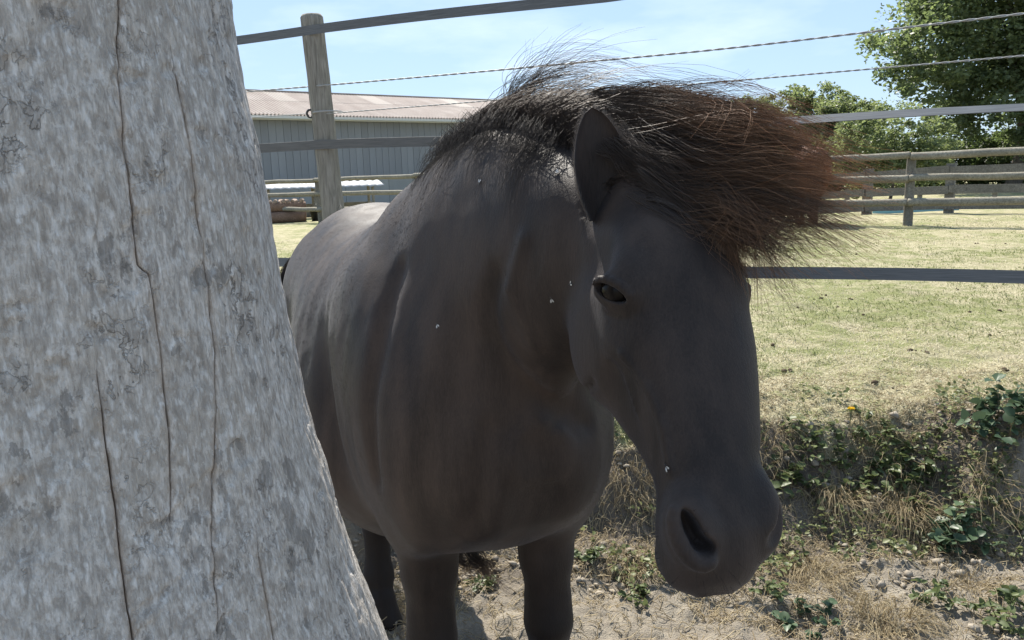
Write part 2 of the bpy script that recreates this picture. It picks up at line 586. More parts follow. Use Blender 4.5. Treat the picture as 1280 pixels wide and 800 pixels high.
for sgn in (-1, 1):
    ax = [HL, HN, HS]
    ADD.append((Ell(hp(0.195, -0.145, sgn * 0.062), ax, (0.095, 0.098, 0.042)), 0.03))      # jaw muscle
    eo = 0.0 if sgn < 0 else -0.022
    ADD.append((Ell(hp(0.150, -0.030, sgn * (0.082 + eo)), [HL + 0.3 * HN, HN - 0.3 * HL, HS], (0.048, 0.030, 0.030)), 0.022))    # brow
    ADD.append((Ell(hp(0.26, -0.075, sgn * 0.084), [HL, HN, HS], (0.105, 0.017, 0.019)), 0.022))     # cheek crest
    ADD.append((Ell(hp(0.480 if sgn < 0 else 0.465, -0.036, -0.003 + sgn * 0.056), [HL * 0.9 + HN * 0.25, HN, HS], (0.042, 0.028, 0.022)), 0.025))    # nostril wing
    ADD.append((Ell(hp(0.519, -0.085, -0.008 + sgn * 0.026), ax, (0.032, 0.042, 0.030)), 0.02))      # upper lip
    CUT.append((Ell(hp(0.105, -0.065, sgn * 0.118), ax, (0.035, 0.035, 0.020)), 0.03))      # hollow over the eye
    CUT.append((Ell(hp(0.345, -0.085, 0.004 + sgn * 0.104), ax, (0.085, 0.035, 0.020)), 0.03))     # flat side of the nose
ADD.append((Ell(hp(0.507, -0.118, -0.010), [HL, HN, HS], (0.040, 0.034, 0.043)), 0.015))        # chin and lower lip
CUT.append((Ell(hp(0.537, -0.112, 0.0), [HL * 0.92 - HN * 0.40, HN + 0.4 * HL, HS], (0.055, 0.0030, 0.043)), 0.008))    # mouth line

def sdf(P):
    P = np.asarray(P, float)
    d = np.full(len(P), 9.0)
    for lst, cut in ((ADD, False), (CUT, True)):
        for sh, k in lst:
            m = k + 0.03
            w = np.where(np.all((P > sh.lo - m) & (P < sh.hi + m), axis=1))[0]
            if len(w) == 0:
                continue
            s = sh(P[w])
            if cut:
                d[w] = -smin(-d[w], s, max(k, 1e-4))
            else:
                d[w] = np.minimum(d[w], s) if k == 0 else smin(d[w], s, k)
    return d
def sdf_n(P, h=0.002):
    g = np.stack([sdf(P + np.eye(3)[i] * h) - sdf(P - np.eye(3)[i] * h) for i in range(3)], -1) / (2 * h)
    return g
def project(P, it=3):
    for _ in range(it):
        d = sdf(P)
        g = sdf_n(P)
        q = (g * g).sum(-1) + 1e-6
        st = np.clip(d / q, -0.01, 0.01)
        P = P - g * st[:, None]
    return P

def surface_nets(lo, hi, h):
    n = np.ceil((np.asarray(hi) - lo) / h).astype(int) + 1
    axs = [lo[i] + h * np.arange(n[i]) for i in range(3)]
    vals = np.full(n, 9.0, dtype=np.float64)
    for lst, cut in ((ADD, False), (CUT, True)):
        for sh, k in lst:
            mg = k + 0.04
            i0 = [max(0, int((sh.lo[i] - mg - lo[i]) / h)) for i in range(3)]
            i1 = [min(n[i], int((sh.hi[i] + mg - lo[i]) / h) + 2) for i in range(3)]
            if any(a >= b for a, b in zip(i0, i1)):
                continue
            G = np.stack(np.meshgrid(*[axs[i][i0[i]:i1[i]] for i in range(3)], indexing='ij'), -1)
            s = sh(G.reshape(-1, 3)).reshape(G.shape[:3])
            sub = vals[i0[0]:i1[0], i0[1]:i1[1], i0[2]:i1[2]]
            if cut:
                sub[:] = -smin(-sub, s, max(k, 1e-4))
            else:
                sub[:] = np.minimum(sub, s) if k == 0 else smin(sub, s, k)
    inside = vals < 0
    cs = [c - 1 for c in n]
    def corner(a, i, j, k):
        return a[i:i + cs[0], j:j + cs[1], k:k + cs[2]]
    cnt = sum(corner(inside, i, j, k).astype(np.int8) for i in (0, 1) for j in (0, 1) for k in (0, 1))
    act = (cnt > 0) & (cnt < 8)
    ci = np.argwhere(act)
    vid = np.full(act.shape, -1, dtype=np.int64)
    vid[act] = np.arange(len(ci))
    acc, num = np.zeros((len(ci), 3)), np.zeros(len(ci))
    corners = [(i, j, k) for i in (0, 1) for j in (0, 1) for k in (0, 1)]
    for a in corners:
        for ax in range(3):
            if a[ax] == 0:
                b = list(a); b[ax] = 1
                va = vals[ci[:, 0] + a[0], ci[:, 1] + a[1], ci[:, 2] + a[2]]
                vb = vals[ci[:, 0] + b[0], ci[:, 1] + b[1], ci[:, 2] + b[2]]
                w = (va < 0) != (vb < 0)
                t = np.where(w, va / np.where(w, va - vb, 1), 0)
                p = np.tile(np.array(a, float), (len(ci), 1))
                p[:, ax] = t
                acc[w] += p[w]
                num[w] += 1
    V = np.asarray(lo) + h * (ci + acc / num[:, None])
    F = []
    for ax in range(3):
        sl0 = [slice(None)] * 3
        sl1 = [slice(None)] * 3
        sl0[ax], sl1[ax] = slice(0, -1), slice(1, None)
        a, b = inside[tuple(sl0)], inside[tuple(sl1)]
        e = np.argwhere(a != b)
        o1, o2 = [(1, 2), (2, 0), (0, 1)][ax]
        e = e[(e[:, o1] > 0) & (e[:, o2] > 0) & (e[:, o1] < n[o1] - 1) & (e[:, o2] < n[o2] - 1)]
        fl_ = a[tuple(e.T)]
        q = []
        for d1, d2 in ((-1, -1), (0, -1), (0, 0), (-1, 0)):
            c = e.copy()
            c[:, o1] += d1
            c[:, o2] += d2
            q.append(vid[tuple(c.T)])
        q = np.stack(q, -1)
        q[~fl_] = q[~fl_][:, ::-1]
        F.append(q)
    return V, np.concatenate(F)

def face_point(s_, v, n0=0.12):
    """the surface point met coming in along -HN at station s, side v"""
    t = np.arange(0, 0.3, 0.002)
    P = hp(s_, n0, v) - np.multiply.outer(t, HN)
    d = sdf(P)
    i = np.argmax(d < 0)
    n = sdf_n(P[i:i + 1], 0.004)[0]
    return P[i], n / np.linalg.norm(n)
def surf(px, py):
    k = c_rt * ((px - 640) / FPX) + c_up * ((400 - py) / FPX) + fw
    t = np.arange(0.6, 3.0, 0.003)
    P = np.array([0, 0, EYE]) + np.multiply.outer(t, k)
    d = sdf(P)
    return P[np.argmax(d < 0)] if (d < 0).any() else P[np.argmin(d)]
def mirror(p, v0=0.0):
    d = p - PH
    return p - 2 * HS * (d @ HS - v0)
EYES = []
# near eye
E_ = surf(766, 365)
n_ = sdf_n(E_[None], 0.006)[0]; n_ /= np.linalg.norm(n_)
n_ = n_ * 0.6 + (np.array([0, 0, EYE]) - E_) / np.linalg.norm(np.array([0, 0, EYE]) - E_) * 0.55
n_ /= np.linalg.norm(n_)
ed = surf(783, 381) - surf(749, 351)
ed -= n_ * (ed @ n_); ed /= np.linalg.norm(ed)
eu = np.cross(n_, ed); eu = eu if eu @ HL < 0 else -eu
q0, q1, q2, q3 = surf(838, 632), surf(868, 668), surf(858, 640), surf(884, 698)
nn_ = sdf_n(q1[None], 0.01)[0]; nn_ /= np.linalg.norm(nn_)
nl = q3 - q2; nl -= nn_ * (nl @ nn_); nl /= np.linalg.norm(nl)
nw = np.cross(nn_, nl); nw = nw if nw @ HS < 0 else -nw       # points to the pony's right
late = []
for side in (-1, 1):
    mv = (lambda p: p) if side < 0 else mirror
    mr = (lambda d: d) if side < 0 else (lambda d: d - 2 * HS * (d @ HS))
    ex = [mr(ed), mr(eu), mr(n_)]
    c = mv(E_) - (0 if side < 0 else 0.012) * mr(n_)
    late.append((ADD, Ell(c - ex[2] * 0.006, ex, (0.036, 0.025, 0.016)), 0.014))
    arc = [c + ex[0] * 0.030 * math.cos(t) + ex[1] * (0.0165 * math.sin(t)) + ex[2] * (0.004 + 0.004 * math.sin(t)) for t in np.linspace(math.pi * 0.97, 0.1, 9)]
    late.append((ADD, Caps([(*p, 0.0052 if 0 < i < 8 else 0.003) for i, p in enumerate(arc)], 0.003), 0.006))
    late.append((CUT, Ell(c + ex[2] * 0.006, [ex[0], ex[1], ex[2]], (0.0265, 0.0100, 0.016)), 0.004))
    EYES.append((c - ex[2] * 0.0165, 0.0255, ex))
    # nostril: a comma with a raised outer wing
    nx = [mr(nl), mr(nn_), mr(nw)]
    c = q1 if side < 0 else mirror(q1, 0.002)
    if side > 0:
        c = c - nx[1] * 0.006
    late.append((ADD, Ell(c - nx[1] * (0.014 if side < 0 else 0.024), nx, (0.040, 0.020, 0.026)), 0.02))
    wing = [c + nx[0] * 0.038 * math.cos(t) + nx[2] * (0.020 * math.sin(t)) + nx[1] * 0.001 for t in np.linspace(2.6, -0.1, 9)]
    if side < 0:
        late.append((ADD, Caps([(*p, 0.0065) for p in wing], 0.004), 0.012))
    late.append((CUT, Ell(c - nx[0] * 0.004, nx, (0.027, 0.034 if side < 0 else 0.008, 0.0100)), 0.008))
    late.append((CUT, Ell(c + nx[0] * 0.016 - nx[2] * 0.005, [nx[0] * 0.8 - nx[2] * 0.6, nx[1], nx[2] * 0.8 + nx[0] * 0.6], (0.0145, 0.026 if side < 0 else 0.006, 0.0090)), 0.008))
for lst, sh, k in late:
    lst.append((sh, k))

# folds and veins that lie on the finished surface
def fold(pts, r_, k, cut=True, dep=0.0):
    q = [(*(surf(x, y) + np.array([0, dep, 0])), r_ * (0.35 if i in (0, len(pts) - 1) else 1)) for i, (x, y) in enumerate(pts)]
    return (Caps(q, 0.006), k), cut
new = [fold([(620, 345), (611, 385), (617, 425), (645, 468), (690, 508), (735, 532)], 0.004, 0.042),      # behind the jaw
       fold([(500, 335), (484, 390), (470, 450), (462, 520), (470, 600)], 0.004, 0.040),                    # behind the shoulder blade
       fold([(742, 478), (716, 512), (690, 536)], 0.003, 0.016),
       fold([(612, 540), (600, 600), (594, 660)], 0.008, 0.05),                                             # between the breast muscles
       fold([(655, 300), (640, 360), (668, 430)], 0.003, 0.03, False),
       ]
head_v = [hp(0.255, -0.055, -0.100), hp(0.31, -0.035, -0.086), hp(0.36, -0.030, -0.074), hp(0.41, -0.040, -0.070)]
new.append(((Caps([(*p, 0.0035) for p in project(np.array(head_v), 3)], 0.004), 0.012), False))
for (sh, k), cut in new:
    (CUT if cut else ADD).append((sh, k))

EAR_EDGE = []
def build_body():
    V, F = surface_nets(np.array([-0.95, 0.72, -0.08]), np.array([0.5, 2.78, 1.56]), 0.0105)
    # keep the two outer wholes joined: drop tiny loose bits is not needed, all shapes overlap
    bm = bmesh.new()
    bv = [bm.verts.new(p) for p in V]
    for q in F:
        try:
            bm.faces.new([bv[i] for i in q])
        except ValueError:
            pass
    bm.verts.ensure_lookup_table()
    def refine(test):
        co = np.array([v.co[:] for v in bm.verts])
        ok = test(co)
        bm.verts.index_update()
        es = [e for e in bm.edges if ok[e.verts[0].index] and ok[e.verts[1].index]]
        bmesh.ops.subdivide_edges(bm, edges=es, cuts=1, use_grid_fill=True)
        co = project(np.array([v.co[:] for v in bm.verts]), 2)
        for v, p in zip(bm.verts, co):
            v.co = p
    co = project(np.array([v.co[:] for v in bm.verts]), 3)
    for v, p in zip(bm.verts, co):
        v.co = p
    hc = hp(0.27, -0.08, 0)
    def in_head(c):
        d = c - hp(0, 0, 0)
        s, n = d @ HL, d @ HN
        return (s > 0.0) & (s < 0.64) & (n > -0.30) & (n < 0.09)
    refine(in_head)
    def fine(c):
        r = np.zeros(len(c), bool)
        for q, rad in ((E_, 0.055), (q1, 0.06), (mirror(E_), 0.045), (mirror(q1, -0.004), 0.055)):
            r |= np.linalg.norm(c - q, axis=1) < rad
        d = c - PH
        r |= (d @ HL > 0.465)
        return r
    refine(fine)
    refine(lambda c: (np.linalg.norm(c - E_, axis=1) < 0.045) | (np.linalg.norm(c - q1, axis=1) < 0.05))
    refine(lambda c: np.linalg.norm(c - E_, axis=1) < 0.034)
    co = np.array([v.co[:] for v in bm.verts])
    # ribs and slack skin: slight relief along the barrel
    nrm = sdf_n(co, 0.006)
    nrm /= np.linalg.norm(nrm, axis=1, keepdims=True) + 1e-9
    d = co - BB
    s, sv, z = d @ FD, d @ SV, co[:, 2]
    rib = np.sin((s + 0.22 * (z - 0.9)) * 2 * math.pi / 0.075) * sstep(0.42, 0.55, s) * (1 - sstep(0.86, 0.98, s)) * sstep(0.68, 0.85, z) * (1 - sstep(1.15, 1.28, z))
    soft = fbm(co[:, 0] * 9, co[:, 1] * 9, co[:, 2] * 7, 3) - 0.5
    headw = ((co - PH) @ HL > 0.02) & ((co - PH) @ HN > -0.3) & (np.abs((co - PH) @ HS) < 0.13)
    disp = 0.0006 * rib + np.where(headw, 0.0022, 0.009) * soft
    # folds where the neck meets the shoulder and behind the jaw
    co = co + nrm * disp[:, None]
    for v, p in zip(bm.verts, co):
        v.co = p
    # ears, cupped leaf shapes rooted in the skull
    for sgn in (-1, 1):
        if sgn < 0:
            root, tipd, face = np.array([0.139, 1.122, 1.349]), np.array([-0.016, 0.02, 0.150]), np.array([0.20, -0.97, 0.0])
        else:
            root, tipd, face = hp(0.020, -0.085, 0.066), np.array([0.12, 0.10, 0.0]), np.array([0.3, -0.3, 0.8])
        EAR = 0.140 if sgn < 0 else 0.13
        tipd = tipd / np.linalg.norm(tipd) * EAR
        T = tipd / np.linalg.norm(tipd)
        Nf = face - T * (face @ T); Nf /= np.linalg.norm(Nf)
        Sf = np.cross(T, Nf)
        nu, nv = 15, 22
        for side in (0, 1):
            grid = []
            for j in range(nv):
                t = j / (nv - 1)
                w = 0.041 * (max(0.0, math.sin(math.pi * (0.17 + 0.83 * t) ** 1.15)) ** 0.62) * (1 - 0.10 * t) + 0.0015
                row = []
                for i in range(nu):
                    a = (i / (nu - 1) * 2 - 1)
                    cup = 0.85 * (1 - 0.35 * t)
                    th = a * 1.45
                    p = root + T * (EAR * t - 0.02 * (1 - t)) + Sf * (w * math.sin(th)) + Nf * (-w * cup * (math.cos(th) - 0.35)) + Nf * (0.012 * math.sin(t * 2.4) )
                    nn = -(Nf * math.cos(th) - Sf * math.sin(th))
                    edge = 1 - abs(a) ** 6
                    p = p + nn * ((0.0028 if side else -0.0005) * edge * (1 - 0.5 * t))
                    row.append(bm.verts.new(p))
                grid.append(row)
            if side == 1:
                EAR_EDGE.append([[np.array(r[0].co[:]), np.array(r[-1].co[:])] for r in grid])
            for j in range(nv - 1):
                for i in range(nu - 1):
                    q = [grid[j][i], grid[j][i + 1], grid[j + 1][i + 1], grid[j + 1][i]]
                    bm.faces.new(q if side == 0 else q[::-1])
    me = bpy.data.meshes.new('body')
    bm.to_mesh(me)
    bm.free()
    me.polygons.foreach_set('use_smooth', np.ones(len(me.polygons), dtype=bool))
    return me

def coat_material(name, dark, light, sheen):
    m = Mat(name, rough=0.6, spec=0.17)
    v = m.coord((1, 1, 1))
    hairs = m.noise(m.coord((330, 330, 42)), 2.0, 3, 0.65, 0.3)
    patch = m.noise(v, 4.5, 5, 0.6)
    streak = m.noise(m.coord((60, 60, 9)), 5.0, 3, 0.6)
    wide = m.noise(m.coord((11, 11, 2.2)), 1.6, 3, 0.55)  # broad streaks of sheen, painted into the colour as well as the roughness
    col = m.mix(m.rng(m.math('ADD', m.math('MULTIPLY', patch, 0.6), m.math('ADD', wide, m.math('ADD', m.math('MULTIPLY', streak, 0.35), m.math('MULTIPLY', hairs, 0.45)))), 1.00, 1.42), dark, light)
    sp = m.node('ShaderNodeSeparateXYZ')
    m.l.new(v, sp.inputs[0])
    col = m.mix(m.rng(m.math('ADD', sp.outputs['Z'], m.math('MULTIPLY', patch, 0.2)), 0.50, 0.80, 0.75, 0.0), col, tuple(x * 0.45 for x in dark))     # black points: the legs
    m.to(col, 'Base Color')
    m.to(m.rng(m.math('ADD', m.math('MULTIPLY', streak, 0.5), wide), 0.5, 1.0, 0.46, 0.68), 'Roughness')
    m.set('Sheen Weight', sheen)
    m.set('Sheen Roughness', 0.42)
    m.set('Sheen Tint', (0.74, 0.79, 0.9, 1))
    h = m.math('ADD', streak, m.math('MULTIPLY', hairs, 0.9))
    m.bump(h, 0.22, 0.004)
    return m.m

def hair_material(name, root, tip, bleach=1.0, rough=0.52, spec=0.28):
    m = Mat(name, rough=rough, spec=spec)
    t = m.attr('along')
    b = m.attr('bleach')
    k = m.math('MULTIPLY', m.math('POWER', t, 2.1), b)
    k = m.math('MULTIPLY', k, bleach)
    col = m.mix(m.rng(k, 0.0, 0.9), root, tip)
    m.to(col, 'Base Color')
    m.translucent(m.rng(k, 0.0, 1.0, 0.12, 0.5), col)
    return m.m

coat = coat_material('pony_coat', (0.0205, 0.0156, 0.0140), (0.052, 0.0390, 0.0330), 0.09)
pony = empty('pony', (-0.1, 1.7, 0))
tag(pony, 'dark brown pony standing behind the trunk with its forelock blown sideways', 'pony')
def child(name, me, root):
    """parent a mesh built in world coordinates"""
    o = link(name, me, root)
    o.matrix_parent_inverse = Matrix.Translation(-Vector(root.location)) if root.rotation_euler.z == 0 else root.matrix_world.inverted()
    return o
body_me = build_body()
body_me.materials.append(coat)
child('body', body_me, pony)

def ball(c, r, n=20, m=12, flat=(1, 1, 1), axes=None):
    V, F = [], []
    X = np.eye(3) if axes is None else np.array([a / np.linalg.norm(a) for a in axes])
    for j in range(m + 1):
        ph = math.pi * j / m
        for i in range(n):
            th = 2 * math.pi * i / n
            p = np.array([math.sin(ph) * math.cos(th) * flat[0], math.sin(ph) * math.sin(th) * flat[1], math.cos(ph) * flat[2]]) * r
            V.append(np.asarray(c) + p @ X)
    for j in range(m):
        for i in range(n):
            k = (i + 1) % n
            F.append((j * n + i, (j + 1) * n + i, (j + 1) * n + k, j * n + k))
    return V, F
eye_m = Mat('eye', (0.008, 0.006, 0.005), 0.22, 0.14)
for c, r_, ex in EYES:
    V, F = ball(c, r_, 28, 18)
    child('eye', mesh('eye', V, F, eye_m.m), pony)

# ------------------------------------------------------------------ weathered trunk
def build_trunk():
    ax = np.array([-0.48, 0.72])
    zt = [0.0, 0.3, 0.6, 0.881, 0.93, 0.978, 1.026, 1.073, 1.119, 1.164, 1.209, 1.252, 1.295, 1.337, 1.378, 1.419, 1.458, 1.497, 1.536, 1.60, 2.0, 2.9]
    rt = [0.56, 0.49, 0.405, .3283, .3156, .3023, .2919, .2834, .2743, .2661, .2607, .2545, .2510, .2478, .2445, .2408, .2355, .2292, .2262, .2235, .212, .19]
    cracks = [
        ([1.06, 1.113, 1.16, 1.225, 1.26, 1.30, 1.41, 1.53], [-47.5, -47.1, -46.5, -46.0, -45.7, -44.8, -41.5, -38.4], (0.9, 1.268)),
        ([1.05, 1.146, 1.207, 1.275, 1.328, 1.337, 1.414, 1.473, 1.533], [-40.7, -37.9, -36.0, -34.8, -34.9, -36.4, -35.3, -33.5, -30.5], (1.135, 1.62)),
        ([1.035, 1.109, 1.182, 1.258, 1.324, 1.408, 1.484, 1.54], [-34.8, -32.1, -28.2, -23.9, -22.6, -21.7, -20.9, -20.0], (1.04, 1.50)),
        ([1.008, 1.05, 1.086, 1.158, 1.28, 1.382, 1.50, 1.55], [-25.2, -24.8, -24.0, -20.8, -17.0, -14.6, -7.8, -5.1], (0.90, 1.09))]
    zs = np.concatenate([np.linspace(-0.15, 0.82, 24), np.arange(0.84, 1.66, 0.0024), np.linspace(1.68, 2.9, 30)])
    nz = len(zs)
    th_c = []
    for i, (cz, ct, rng_) in enumerate(cracks):
        o = np.argsort(cz)
        t = np.interp(zs, np.array(cz)[o], np.array(ct)[o])
        t = t + 0.17 * (fbm(zs * 30, i * 9.0, 1.0, 3) - 0.5) * 2
        th_c.append(t)
    for i in range(1, 4):
        th_c[i] = np.maximum(th_c[i], th_c[i - 1] + 2.5)
    lefts, right = np.full(nz, -80.0), np.full(nz, 24.0)
    lines = [lefts] + th_c + [right]
    cols, prof = [], []
    w = 0.12                                   # degrees, half width of a crack
    for a in range(5):
        A, Bn = lines[a], lines[a + 1]
        n = [46, 24, 24, 24, 70][a]
        st = A + (0 if a == 0 else 3 * w)
        en = Bn - (0 if a == 4 else 3 * w)
        for i in range(n):
            cols.append(st + (en - st) * i / n)
            prof.append((-1, 0))
        if a < 4:
            for q, dpt in ((-3, 0.0), (-1.25, 0.12), (-0.55, 0.9), (0, 1.0), (0.55, 0.9), (1.25, 0.12)):
                cols.append(Bn + q * w)
                prof.append((a, dpt))
    cols.append(lines[-1]); prof.append((-1, 0))
    for t in np.linspace(24, 280, 60)[1:-1]:
        cols.append(np.full(nz, t)); prof.append((-1, 0))
    TH = np.stack(cols, 1)
    nt = TH.shape[1]
    Z = np.repeat(zs[:, None], nt, 1)
    rad = np.interp(zs, zt, rt)[:, None] * np.ones((1, nt))
    arc = TH * 0.0042
    back = 1 - sstep(24, 60, TH)
    # relief: long swells, fibre ridges, small scars
    dr = 0.010 * (fbm(arc * 7, Z * 3.0, 1.0, 3) - 0.5) * back
    dr += 0.0022 * (fbm(arc * 60, Z * 14, 3.0, 3) - 0.5) * 2
    dr += 0.0016 * (fbm(arc * 190, Z * 42, 6.0, 2) - 0.5) * 2
    scar = sstep(0.60, 0.70, fbm(arc * 42 + 3, Z * 34 + 2 * vnoise(arc * 30, Z * 30), 11.0, 3))
    dr -= 0.0022 * scar
    crack = np.zeros_like(TH)
    for j, (ci, dpt) in enumerate(prof):
        if ci >= 0:
            lo, hi = cracks[ci][2]
            m = sstep(lo - 0.02, lo + 0.05, zs) * (1 - sstep(hi - 0.05, hi + 0.02, zs))
            m = m * (0.55 + 0.45 * sstep(0.3, 0.55, fbm(zs * 22, ci * 3.0, 2.0, 2)))
            crack[:, j] = dpt * m
    dr -= 0.007 * crack
    halo = np.zeros_like(TH)
    for i in range(4):
        lo, hi = cracks[i][2]
        mz = (sstep(lo - 0.02, lo + 0.05, zs) * (1 - sstep(hi - 0.05, hi + 0.02, zs)))[:, None]
        halo = np.maximum(halo, mz * np.exp(-((TH - th_c[i][:, None]) / 0.75) ** 2) * (0.3 + 0.9 * fbm(Z * 18, TH * 0.6, i * 5.0, 3)))
    # dark patches of clinging bark and water stain
    st = np.zeros_like(TH)
    def blot(t0, z0, rt_, rz, amp, tear=1.0):
        u, v = (TH - t0) / rt_, (Z - z0) / rz
        d = np.sqrt(u * u + v * v) + tear * (fbm(arc * 48, Z * 48, 5.0 + t0, 4) - 0.5) * 0.8
        st[:] = np.maximum(st, amp * (1 - sstep(0.2, 1.25, d)))
    blot(-10.5, 1.125, 4.2, 0.030, 0.9); blot(-17.5, 1.14, 3.2, 0.022, 0.9); blot(-14.0, 1.09, 2.2, 0.045, 0.9)
    blot(-10.5, 1.06, 3.2, 0.020, 0.9); blot(-16.5, 1.055, 2.6, 0.012, 0.8); blot(-24.0, 1.322, 5.6, 0.011, 0.85, 0.8); blot(-19.5, 1.318, 3.0, 0.016, 0.8)
    blot(-27.5, 1.175, 2.4, 0.016, 0.7); blot(-58, 1.16, 2.8, 0.02, 0.55); blot(-8, 1.36, 2.0, 0.03, 0.6); blot(-14.5, 1.23, 3.5, 0.010, 0.6)
    blot(-21, 1.085, 2.4, 0.014, 0.6); blot(-33, 1.27, 2.2, 0.012, 0.5); blot(-5, 1.01, 2.5, 0.015, 0.6); blot(-30, 1.38, 2.2, 0.014, 0.5)
    st = np.maximum(st, 0.45 * scar)
    Rr = rad + dr
    t = np.radians(TH)
    V = np.stack([ax[0] + Rr * np.cos(t), ax[1] + Rr * np.sin(t), Z], -1).reshape(-1, 3)
    idx = np.arange(nz * nt).reshape(nz, nt)
    nxt = np.roll(idx, -1, axis=1)
    F = np.stack([idx[:-1], nxt[:-1], nxt[1:], idx[1:]], -1).reshape(-1, 4)
    m = Mat('weathered_wood', rough=0.85, spec=0.25)
    v = m.coord((1, 1, 1))
    big = m.noise(v, 7, 5, 0.6)
    fib = m.noise(m.coord((130, 130, 48)), 1.0, 4, 0.62, 0.5)
    fib2 = m.noise(m.coord((420, 420, 60)), 1.0, 3, 0.65, 0.2)
    fleck = m.noise(m.coord((240, 240, 72)), 1.0, 2, 0.5)
    col = m.ramp(fib, [(0.32, (0.25, 0.23, 0.208)), (0.5, (0.51, 0.478, 0.44)), (0.68, (0.72, 0.69, 0.65))])
    col = m.mix(m.rng(fib2, 0.42, 0.66, 0.0, 0.7), col, (0.24, 0.22, 0.20))
    col = m.mix(m.rng(big, 0.35, 0.66, 0.0, 0.62), col, (0.36, 0.325, 0.28))
    col = m.mix(m.math('MULTIPLY', m.attr('halo'), 0.5), col, (0.36, 0.27, 0.19))
    col = m.mix(m.rng(fleck, 0.56, 0.74, 0.0, 0.7), col, (0.72, 0.71, 0.69))
    flake = m.noise(m.coord((105, 105, 70)), 1.0, 5, 0.68, 0.3)
    col = m.mix(m.rng(flake, 0.56, 0.60, 0.0, 0.40), col, (0.24, 0.215, 0.19))
    col = m.mix(m.rng(flake, 0.44, 0.40, 0.0, 0.35), col, (0.70, 0.675, 0.64))
    # beetle galleries and peeled edges: thin wandering dark lines in patches
    n2 = m.noise(m.coord((62, 62, 50)), 1.0, 4, 0.6, 0.35)
    pm = m.rng(m.noise(v, 13, 4, 0.6), 0.50, 0.64)
    inside = m.math('MULTIPLY', m.rng(n2, 0.555, 0.575), pm)
    line = m.math('SUBTRACT', 1.0, m.rng(m.math('ABSOLUTE', m.math('SUBTRACT', n2, 0.56)), 0.003, 0.020))
    line = m.math('MULTIPLY', line, pm)
    col = m.mix(m.math('MULTIPLY', inside, 0.45), col, (0.26, 0.24, 0.22))
    col = m.mix(m.math('MULTIPLY', line, 0.5), col, (0.14, 0.125, 0.11))
    col = m.mix(m.math('MULTIPLY', m.rng(m.math('ADD', m.attr('stain'), m.rng(m.noise(m.coord((70, 70, 48)), 1.0, 5, 0.62), 0.25, 0.75, -0.75, 0.75)), 0.60, 0.68), 0.55), col, (0.16, 0.15, 0.138))
    col = m.mix(m.attr('crack'), col, (0.15, 0.085, 0.05))
    m.to(col, 'Base Color')
    h = m.math('ADD', fib2, m.math('MULTIPLY', fib, 1.2))
    h = m.math('ADD', h, m.math('MULTIPLY', fleck, 0.8))
    h = m.math('SUBTRACT', h, m.math('MULTIPLY', line, 1.2))
    m.bump(h, 0.75, 0.0035)
    me = mesh('dead_tree_trunk', V, F, m.m, attrs={'stain': st.ravel(), 'crack': crack.ravel(), 'halo': np.clip(halo, 0, 1).ravel()})
    o = link('dead_tree_trunk', me)
    tag(o, 'thick grey barkless tree trunk with long vertical drying cracks in the left foreground', 'tree trunk')
build_trunk()

# ------------------------------------------------------------------ pony hair
def hair_mesh(name, paths, rad, bleach, mat, taper=0.25):
    N, K, _ = paths.shape
    prof = np.linspace(1, taper, K)[None, :]
    V, F = tubes(paths, np.asarray(rad)[:, None] * prof, 3)
    along = np.repeat(np.tile(np.linspace(0, 1, K), N), 3)
    bl = np.repeat(np.asarray(bleach), K * 3)
    return mesh(name, V, F, mat, attrs={'along': along, 'bleach': bl})

def smooth_noise(N, K, amp, knots, g):
    """(N,K,3) smooth random wobble growing along the strand"""
    c = g.normal(0, 1, (N, knots, 3))
    w = resample(c, K)
    return w * amp

def push_out(P, gap=0.004, it=2):
    sh = P.shape
    q = P.reshape(-1, 3).copy()
    for _ in range(it):
        d = sdf(q)
        w = d < gap
        if not w.any():
            break
        n = sdf_n(q[w])
        n /= np.linalg.norm(n, axis=1, keepdims=True) + 1e-9
        q[w] += n * (gap - d[w])[:, None]
    return q.reshape(sh)

def clumped(guides, N, clumps, K, spread0, spread1, strand0, strand1, g, wob=0.006, cwob=0.013, lo=0.65, hi=1.05, alo=0.0, ahi=1.0):
    """strands between neighbouring guides, gathered into wandering locks"""
    G = resample(np.array(guides), 24)                      # (Ng,24,3)
    def path(a, u):
        x = np.clip(a * (len(G) - 1), 0, len(G) - 1 - 1e-6)
        i = x.astype(int)
        w = (x - i)[:, None, None]
        gg = G[i] * (1 - w) + G[i + 1] * w
        uu = np.clip(u, 0, 1) * 23
        j = np.minimum(uu.astype(int), 22)
        k = (uu - j)[..., None]
        r = np.arange(len(a))[:, None]
        base = gg[r, j] * (1 - k) + gg[r, j + 1] * k
        ex = np.maximum(u - 1, 0)[..., None]
        return base + ex * 23 * (gg[:, -1:] - gg[:, -2:-1])
    ca = g.uniform(alo, ahi, clumps)
    cend = g.uniform(lo, hi, clumps)
    c_off0 = g.normal(0, 1, (clumps, 1, 3)) * spread0
    c_off1 = g.normal(0, 1, (clumps, 1, 3)) * spread1
    cw = smooth_noise(clumps, K, cwob, 4, g)
    ci = g.integers(0, clumps, N)
    clumped.last = ca
    a = np.clip(ca[ci] + g.normal(0, 0.035, N), 0, 1)
    end = cend[ci] * g.uniform(0.72, 1.06, N)
    u = np.linspace(0, 1, K)[None, :] * end[:, None]
    t = np.linspace(0, 1, K)[None, :, None]
    P = path(a, u) + c_off0[ci] * (1 - t) + c_off1[ci] * t + cw[ci] * t ** 0.7
    s = g.normal(0, 1, (N, 1, 3))
    P = P + s * (strand0 * (1 - t) + strand1 * t) + smooth_noise(N, K, wob * 0.55, 5, g) * t ** 0.6
    return P, ci

